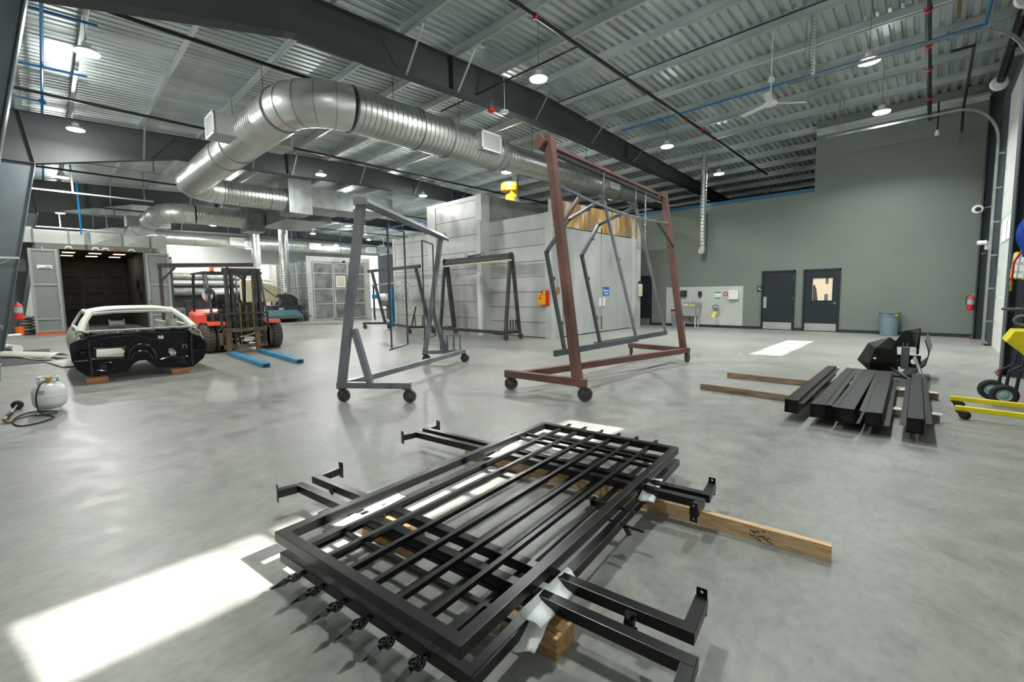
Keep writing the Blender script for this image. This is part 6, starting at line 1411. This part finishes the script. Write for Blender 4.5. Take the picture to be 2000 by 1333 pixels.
def relief(pts, r_, nm='pressed_rib', m='blackgloss2'):
    b = MB(); b.tube([(-10.54, *p) for p in pts], r_, 8); return b.build(nm, m, fwl, smooth=True)
relief([(.40, .80), (.75, .84), (1.2, .835), (1.6, .80), (1.95, .79)], .022)
relief([(.45, .72), (.8, .78), (1.15, .79), (1.35, .70), (1.6, .66), (2.0, .63)], .016)
relief([(.98, .36), (1.02, .50), (1.10, .60), (1.20, .62), (1.32, .58), (1.38, .44), (1.40, .30)], .035)
relief([(1.02, .34), (1.07, .44), (1.14, .49), (1.22, .49), (1.30, .44), (1.34, .33)], .025)
relief([(.55, .60), (.98, .585), (1.0, .50), (.97, .40), (.56, .425), (.55, .60)], .014); relief([(.30, .40), (.50, .40)], .018); relief([(.50, .14), (.50, .45), (.49, .76)], .028); relief([(1.95, .13), (1.94, .45), (1.96, .75)], .028)
relief([(.52, .42), (.80, .40), (.98, .37)], .012); relief([(1.45, .30), (1.6, .34), (1.75, .30), (1.9, .30)], .02); relief([(1.96, .42), (2.2, .42)], .018)
relief([(.56, .22), (.60, .33), (.75, .34), (.80, .24), (.72, .18), (.56, .22)], .014); relief([(1.72, .22), (1.78, .32), (1.90, .32), (1.93, .22), (1.84, .16), (1.72, .22)], .014)
b = MB(); b.sphere((-10.56, .40, .52), .1, 16, (.5, .9, .8)); b.build('wheel_well_dome', 'blackgloss', fwl, smooth=True); MB().sphere((-10.56, 2.08, .50), .1, 16, (.5, .8, .8)).build('wheel_well_dome', 'blackgloss', fwl, smooth=True)
MB().box(-10.542, -10.53, .62, .70, .22, .30).build('mount_hole', 'ink', fwl); MB().box(-10.542, -10.53, 1.77, 1.84, .20, .27).build('mount_hole', 'ink', fwl)
b = MB(); b.tube([(-10.53, 1.81, .48), (-10.53, 1.81, .55), (-10.53, 1.87, .55), (-10.53, 1.87, .48)], .012, 6); b.build('hook_bracket', 'silver', fwl)
random.seed(11)
sproto = None
for k in range(95):
    y_ = random.uniform(.33, 2.1); z_ = random.uniform(.36, .83); r_ = random.uniform(.006, .016)
    if .56 < y_ < 1.0 and .4 < z_ < .6 or 1.0 < y_ < 1.4 and z_ < .5: continue
    if sproto is None: sproto = MB().sphere((0, 0, 0), 1, 10).build('bolt_stud', 'blackgloss2', smooth=True); o = sproto
    else: o = sproto.copy(); C.objects.link(o)
    o.parent = fwl; o.matrix_parent_inverse = world(fwl).inverted(); o.location = (-10.545, y_, z_); o.scale = (r_, r_, r_)
b = MB(); b.grid(lambda u, v: V((-10.56-.24*v, .45+1.52*u, .845+.035*v+.012*math.sin(u*40)*(1-v))), 40, 5); b.build('cowl_top', 'blackgloss', t, smooth=True, solid=.012)
# lower body sides
def side(s):
    def fn(u, v):
        x = -10.6-3.9*u
        W = .95*(1-.10*u**4); prof = [(-.70, .14), (-.86, .22), (-.965, .42), (-.985, .62), (-.94, .80), (-.86, .87)]
        k = v*(len(prof)-1); i = min(int(k), len(prof)-2); f = k-i
        yy = prof[i][0]*(1-f)+prof[i+1][0]*f; zz = prof[i][1]*(1-f)+prof[i+1][1]*f
        bump = .035*math.sin(PI*v)*max(0, math.sin(PI*(u-.45)/.5)) if u > .45 else 0
        zz += .05*u*v
        return V((x, YC+s*(-yy)*W+s*bump, zz))
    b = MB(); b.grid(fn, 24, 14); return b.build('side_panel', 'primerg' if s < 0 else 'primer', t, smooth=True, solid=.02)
side(-1); side(1)
b = MB(); b.grid(lambda u, v: V((-14.5, YC-.85+1.70*u, .18+.42*v)), 6, 4); b.build('tail_panel', 'primer', t, solid=.02)
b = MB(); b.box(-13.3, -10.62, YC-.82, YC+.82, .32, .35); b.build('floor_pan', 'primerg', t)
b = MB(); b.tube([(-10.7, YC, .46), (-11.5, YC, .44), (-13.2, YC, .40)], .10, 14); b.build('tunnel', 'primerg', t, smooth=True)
b = MB(); b.box(-10.80, -10.74, YC-.78, YC+.78, .80, .90); b.build('cowl_panel', 'primer', t, bevel=.01)
# roof: crowned panel
def roof(u, v):
    x = -11.5-1.15*u; w = .66+.05*math.sin(PI*u*.6)
    yy = (2*v-1); z = 1.20+.10*math.sin(PI*min(1, .25+.6*u))-.085*abs(yy)**3.2+(.02 if u > .1 else 0)
    return V((x, YC+yy*(w+.03), z))
b = MB(); b.grid(roof, 14, 20); b.build('roof_panel', 'primer', t, smooth=True, solid=.03)
def pil(name, pts, w, h): 
    b = MB(); b.tube([V(p) for p in pts], w, 8); return b.build(name, 'primer', t, smooth=True)
for s in (-1, 1):
    pil('windshield_pillar', [(-10.80, YC+s*.83, .86), (-11.15, YC+s*.75, 1.04), (-11.5, YC+s*.65, 1.17)], [.065, .055, .055], 0)
    pil('roof_rail', [(-11.5, YC+s*.66, 1.18), (-12.1, YC+s*.69, 1.23), (-12.65, YC+s*.67, 1.21)], .04, 0)
    b = MB(); b.prism([(-12.45, YC+s*.70, 1.19), (-12.70, YC+s*.70, 1.20), (-13.6, YC+s*.80, .93), (-12.75, YC+s*.82, .90)], (0, s*.03, 0)); b.build('rear_pillar', 'primer', t)
    b = MB(); b.tube([(-11.0, YC+s*.80, .89), (-12.8, YC+s*.84, .92)], .03, 8); b.build('window_sill_rail', 'primer', t, smooth=True)
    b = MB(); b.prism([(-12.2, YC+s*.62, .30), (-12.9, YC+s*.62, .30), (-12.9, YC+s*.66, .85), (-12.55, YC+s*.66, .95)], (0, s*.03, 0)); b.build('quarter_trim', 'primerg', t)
    b = MB(); b.box(-12.1, -11.95, YC+s*.70-.06, YC+s*.70+.06, .75, 1.0); b.build('seat_belt_mount', 'white', t)
pil('windshield_header', [(-11.5, YC-.66, 1.17), (-11.52, YC-.3, 1.205), (-11.52, YC+.3, 1.205), (-11.5, YC+.66, 1.17)], .032, 0)
pil('rear_window_header', [(-12.65, YC-.66, 1.2), (-12.66, YC, 1.24), (-12.65, YC+.66, 1.2)], .03, 0)
for i, (x, yv, l_) in enumerate(((-10.50, .56, 'reddish wood block under the left front of the car shell'), (-10.55, 1.74, 'reddish wood block under the right front of the car shell'))):
    tag(MB().box(x-.09, x+.09, yv-.14, yv+.14, 0, .098).build('wood_block', 'woodred', bevel=.004), l_, 'wood block', 'wood blocks under the car')
for yv, l_ in ((.7, 'wood block under the left rear of the car shell'), (1.8, 'wood block under the right rear of the car shell')):
    tag(MB().box(-13.2, -13.0, yv-.14, yv+.14, 0, .135).build('wood_block', 'woodred', bevel=.004), l_, 'wood block', 'wood blocks under the car')
# panels on the floor at left
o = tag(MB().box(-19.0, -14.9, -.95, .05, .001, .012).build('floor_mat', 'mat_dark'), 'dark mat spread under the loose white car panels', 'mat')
def loft(name, fn, m, label, cat, grp=None, solid=.012): return tag(MB().grid(fn, 14, 6).build(name, m, smooth=True, solid=solid), label, cat, grp)
loft('car_rocker', lambda u, v: V((-17.9+.35*v+2.2*u, -.62+1.0*u-.35*v, .03+.10*math.sin(PI*v)+.03*u)), 'primer', 'long white car panel lying on the dark mat', 'car panel', 'loose car panels')
loft('car_fender', lambda u, v: V((-14.9+1.5*u, -.05+.45*v+.25*u, .03+.06*math.sin(PI*v)*math.sin(PI*u))), 'primer', 'short curved white panel beside the car shell', 'car panel', 'loose car panels')
tag(MB().tube([(-19.3, -.9, .12), (-18.2, -.55, .12)], .11, 16).build('wrapped_roll', 'foam', smooth=True), 'white foam roll beside the blue-grey bin at left', 'roll')
tag(MB().tube([(-16.9, -.55, .03), (-15.6, -.2, .03), (-15.0, .1, .05)], .02, 8).build('trim_strip', 'primer', smooth=True), 'thin pale trim strip lying in front of the long white panel', 'trim strip')

# ------------------------------------------------------------------ propane tank, torch and hose
t = thing('propane_tank', 'white propane tank with collar and brass valve on the concrete floor', 'tank', (-8.4, -.02, 0))
x, y_ = -8.4, -.02
b = MB(); b.lathe([(.05, .035), (.11, .04), (.15, .075), (.165, .12), (.166, .19), (.170, .193), (.170, .205), (.166, .208), (.165, .27), (.145, .325), (.10, .355), (.03, .365)], (x, y_, 0), 'Z', 40); b.build('cylinder', 'white', t, smooth=True)
b = MB(); b.lathe([(.105, 0), (.105, .045), (.10, .045), (.10, 0)], (x, y_, 0), 'Z', 32, False, False); b.build('foot_ring', 'white', t, smooth=True)
b = MB()   # collar: open shell with hand holes
R_ = .105
def col(a0, a1, z0, z1): b.grid(lambda u, v: V((x+math.cos(a0+(a1-a0)*u)*R_, y_+math.sin(a0+(a1-a0)*u)*R_, z0+(z1-z0)*v)), 12, 2)
base = math.atan2(.02, 8.4)
a_s = -.15
for a0, a1, z0, z1 in ((a_s+.55, a_s+5.75, .34, .375), (a_s+.55, a_s+5.75, .425, .455), (a_s+.55, a_s+.85, .375, .425), (a_s+1.35, a_s+4.9, .375, .425), (a_s+5.45, a_s+5.75, .375, .425)): col(a0, a1, z0, z1)
b.build('collar', 'white', t, smooth=True, solid=.004)
b = MB(); b.lathe([(.02, .36), (.02, .40), (.012, .41)], (x, y_, 0), 'Z', 12); b.tube([(x, y_, .395), (x+.07, y_-.02, .395)], .014, 8); b.lathe([(.03, .415), (.034, .425), (.03, .44)], (x, y_, 0), 'Z', 10); b.build('valve', 'brass', t, smooth=True)
b = MB()
for r_ in range(4):
    for k in range(9): 
        a = -.75+.055*k; zz = .245+.013*r_; b.bar((x+math.cos(a)*.1675, y_+math.sin(a)*.1675, zz), (x+math.cos(a+.035)*.1675, y_+math.sin(a+.035)*.1675, zz), .001, .006)
b.build('printed_lettering', 'midgrey', t)
tr = thing('propane_torch', 'propane torch with a round burner head and black hose on the floor', 'torch', (-8.3, -.33, 0))
b = MB(); d = V((-8.72, -.335, .05))-V((-8.05, -.40, .05)); d.normalize()
b.lathe([(.03, 0), (.055, .02), (.062, .06), (.05, .085), (.03, .09), (.012, .10)], V((-8.86, -.32, .062)), (d.cross(V((0, 0, 1))), V((0, 0, 1)), -d), 18, False, False); b.build('burner', 'rubber', tr, smooth=True)
MB().tube([(-8.78, -.33, .06), (-8.3, -.37, .045)], .010, 8).build('wand', 'steel', tr, smooth=True); MB().tube([(-8.3, -.37, .045), (-8.1, -.395, .04)], .02, 10).build('grip', 'rubber', tr, smooth=True)
MB().tube([(-8.1, -.395, .04), (-7.98, -.42, .035)], .014, 8).build('fitting', 'brass', tr, smooth=True)
hp = [(-8.33, -.04, .395), (-8.20, -.10, .37), (-8.14, -.14, .22), (-8.15, -.13, .06), (-8.06, -.08, .012), (-7.93, -.03, .012), (-7.80, .0, .012), (-7.66, -.06, .012), (-7.55, -.16, .012), (-7.55, -.27, .012), (-7.75, -.33, .012), (-8.05, -.34, .012), (-8.30, -.27, .012), (-8.38, -.16, .012), (-8.28, -.06, .012), (-8.15, .03, .018), (-8.0, .0, .024), (-8.0, -.1, .02), (-8.1, -.2, .014), (-7.98, -.3, .02), (-7.85, -.38, .014), (-7.98, -.42, .035)]
def smoothpath(p, k=5):
    out = []; p = [V(q) for q in p]
    for i in range(len(p)-1):
        a, b_, c, d_ = p[max(i-1, 0)], p[i], p[i+1], p[min(i+2, len(p)-1)]
        for j in range(k):
            s = j/k; out.append(.5*((2*b_)+(c-a)*s+(2*a-5*b_+4*c-d_)*s*s+(3*b_-a-3*c+d_)*s**3))
    return out+[p[-1]]
MB().tube(smoothpath(hp), .0085, 8).build('hose', 'rubber', tr, smooth=True)
# left-edge bin and bucket
t = thing('waste_bin', 'blue-grey plastic bin cut off by the left edge of the picture', 'bin', (-15.3, -.72, 0)); b = MB(); b.hexa([(-15.6, -1.25, 0), (-15.1, -1.2, 0), (-15.1, -.74, 0), (-15.6, -.78, 0), (-15.65, -1.25, .88), (-15.05, -1.2, .88), (-15.05, -.69, .88), (-15.65, -.72, .88)]); b.build('body', 'plasticgrey', t, bevel=.03); MB().box(-15.68, -15.02, -1.25, -.66, .80, .88).build('rim', 'plasticdark', t, bevel=.01)
t = thing('plastic_bucket', 'white plastic bucket with a blue spout at the left edge', 'bucket', (-12.1, -.72, 0)); b = MB(); b.lathe([(.13, 0), (.15, .3), (.155, .32), (.12, .36), (.05, .37)], (-12.1, -.74, 0), 'Z', 24); b.build('body', 'bluegrey', t, smooth=True); MB().lathe([(.155, .29), (.16, .33), (.10, .37)], (-12.1, -.74, 0), 'Z', 24).build('lid', 'white', t, smooth=True); MB().tube([(-12.05, -.66, .34), (-11.95, -.60, .36)], .025, 8).build('spout', 'brightblue', t)
t = thing('strut_shelf', 'thin pale strut arm on the second charcoal column', 'bracket', (-18.2, -.7, 2.5)); MB().bar((-18.22, -1.1, 2.6), (-18.0, -.35, 2.6), .05, .05).build('arm', 'galvlight', t); MB().bar((-18.22, -1.1, 2.2), (-18.05, -.5, 2.55), .03, .03).build('brace', 'galv', t)

# ------------------------------------------------------------------ daylight and sky
W = D.worlds.new('world'); bpy.context.scene.world = W; W.use_nodes = True
bg = W.node_tree.nodes['Background']; bg.inputs[0].default_value = (.80, .90, 1.0, 1); bg.inputs[1].default_value = 1.6
su = D.lights.new('sun', 'SUN'); su.energy = 24.; su.angle = .012; su.color = (1, .98, .94)
so = D.objects.new('sun', su); C.objects.link(so); so.rotation_euler = V((-.339, -.061, -.243)).to_track_quat('-Z', 'Y').to_euler(); so.location = (12, 8, 12)
sc = bpy.context.scene
sc.view_settings.view_transform = 'Standard'; sc.view_settings.look = 'None'; sc.view_settings.exposure = 0.; sc.view_settings.gamma = 1.
sc.cycles.use_denoising = True
sc.cycles.use_adaptive_sampling = True; sc.cycles.adaptive_threshold = .025; sc.cycles.max_bounces = 7; sc.cycles.diffuse_bounces = 4; sc.cycles.glossy_bounces = 3; sc.cycles.transparent_max_bounces = 8
sc.cycles.sample_clamp_indirect = 6.
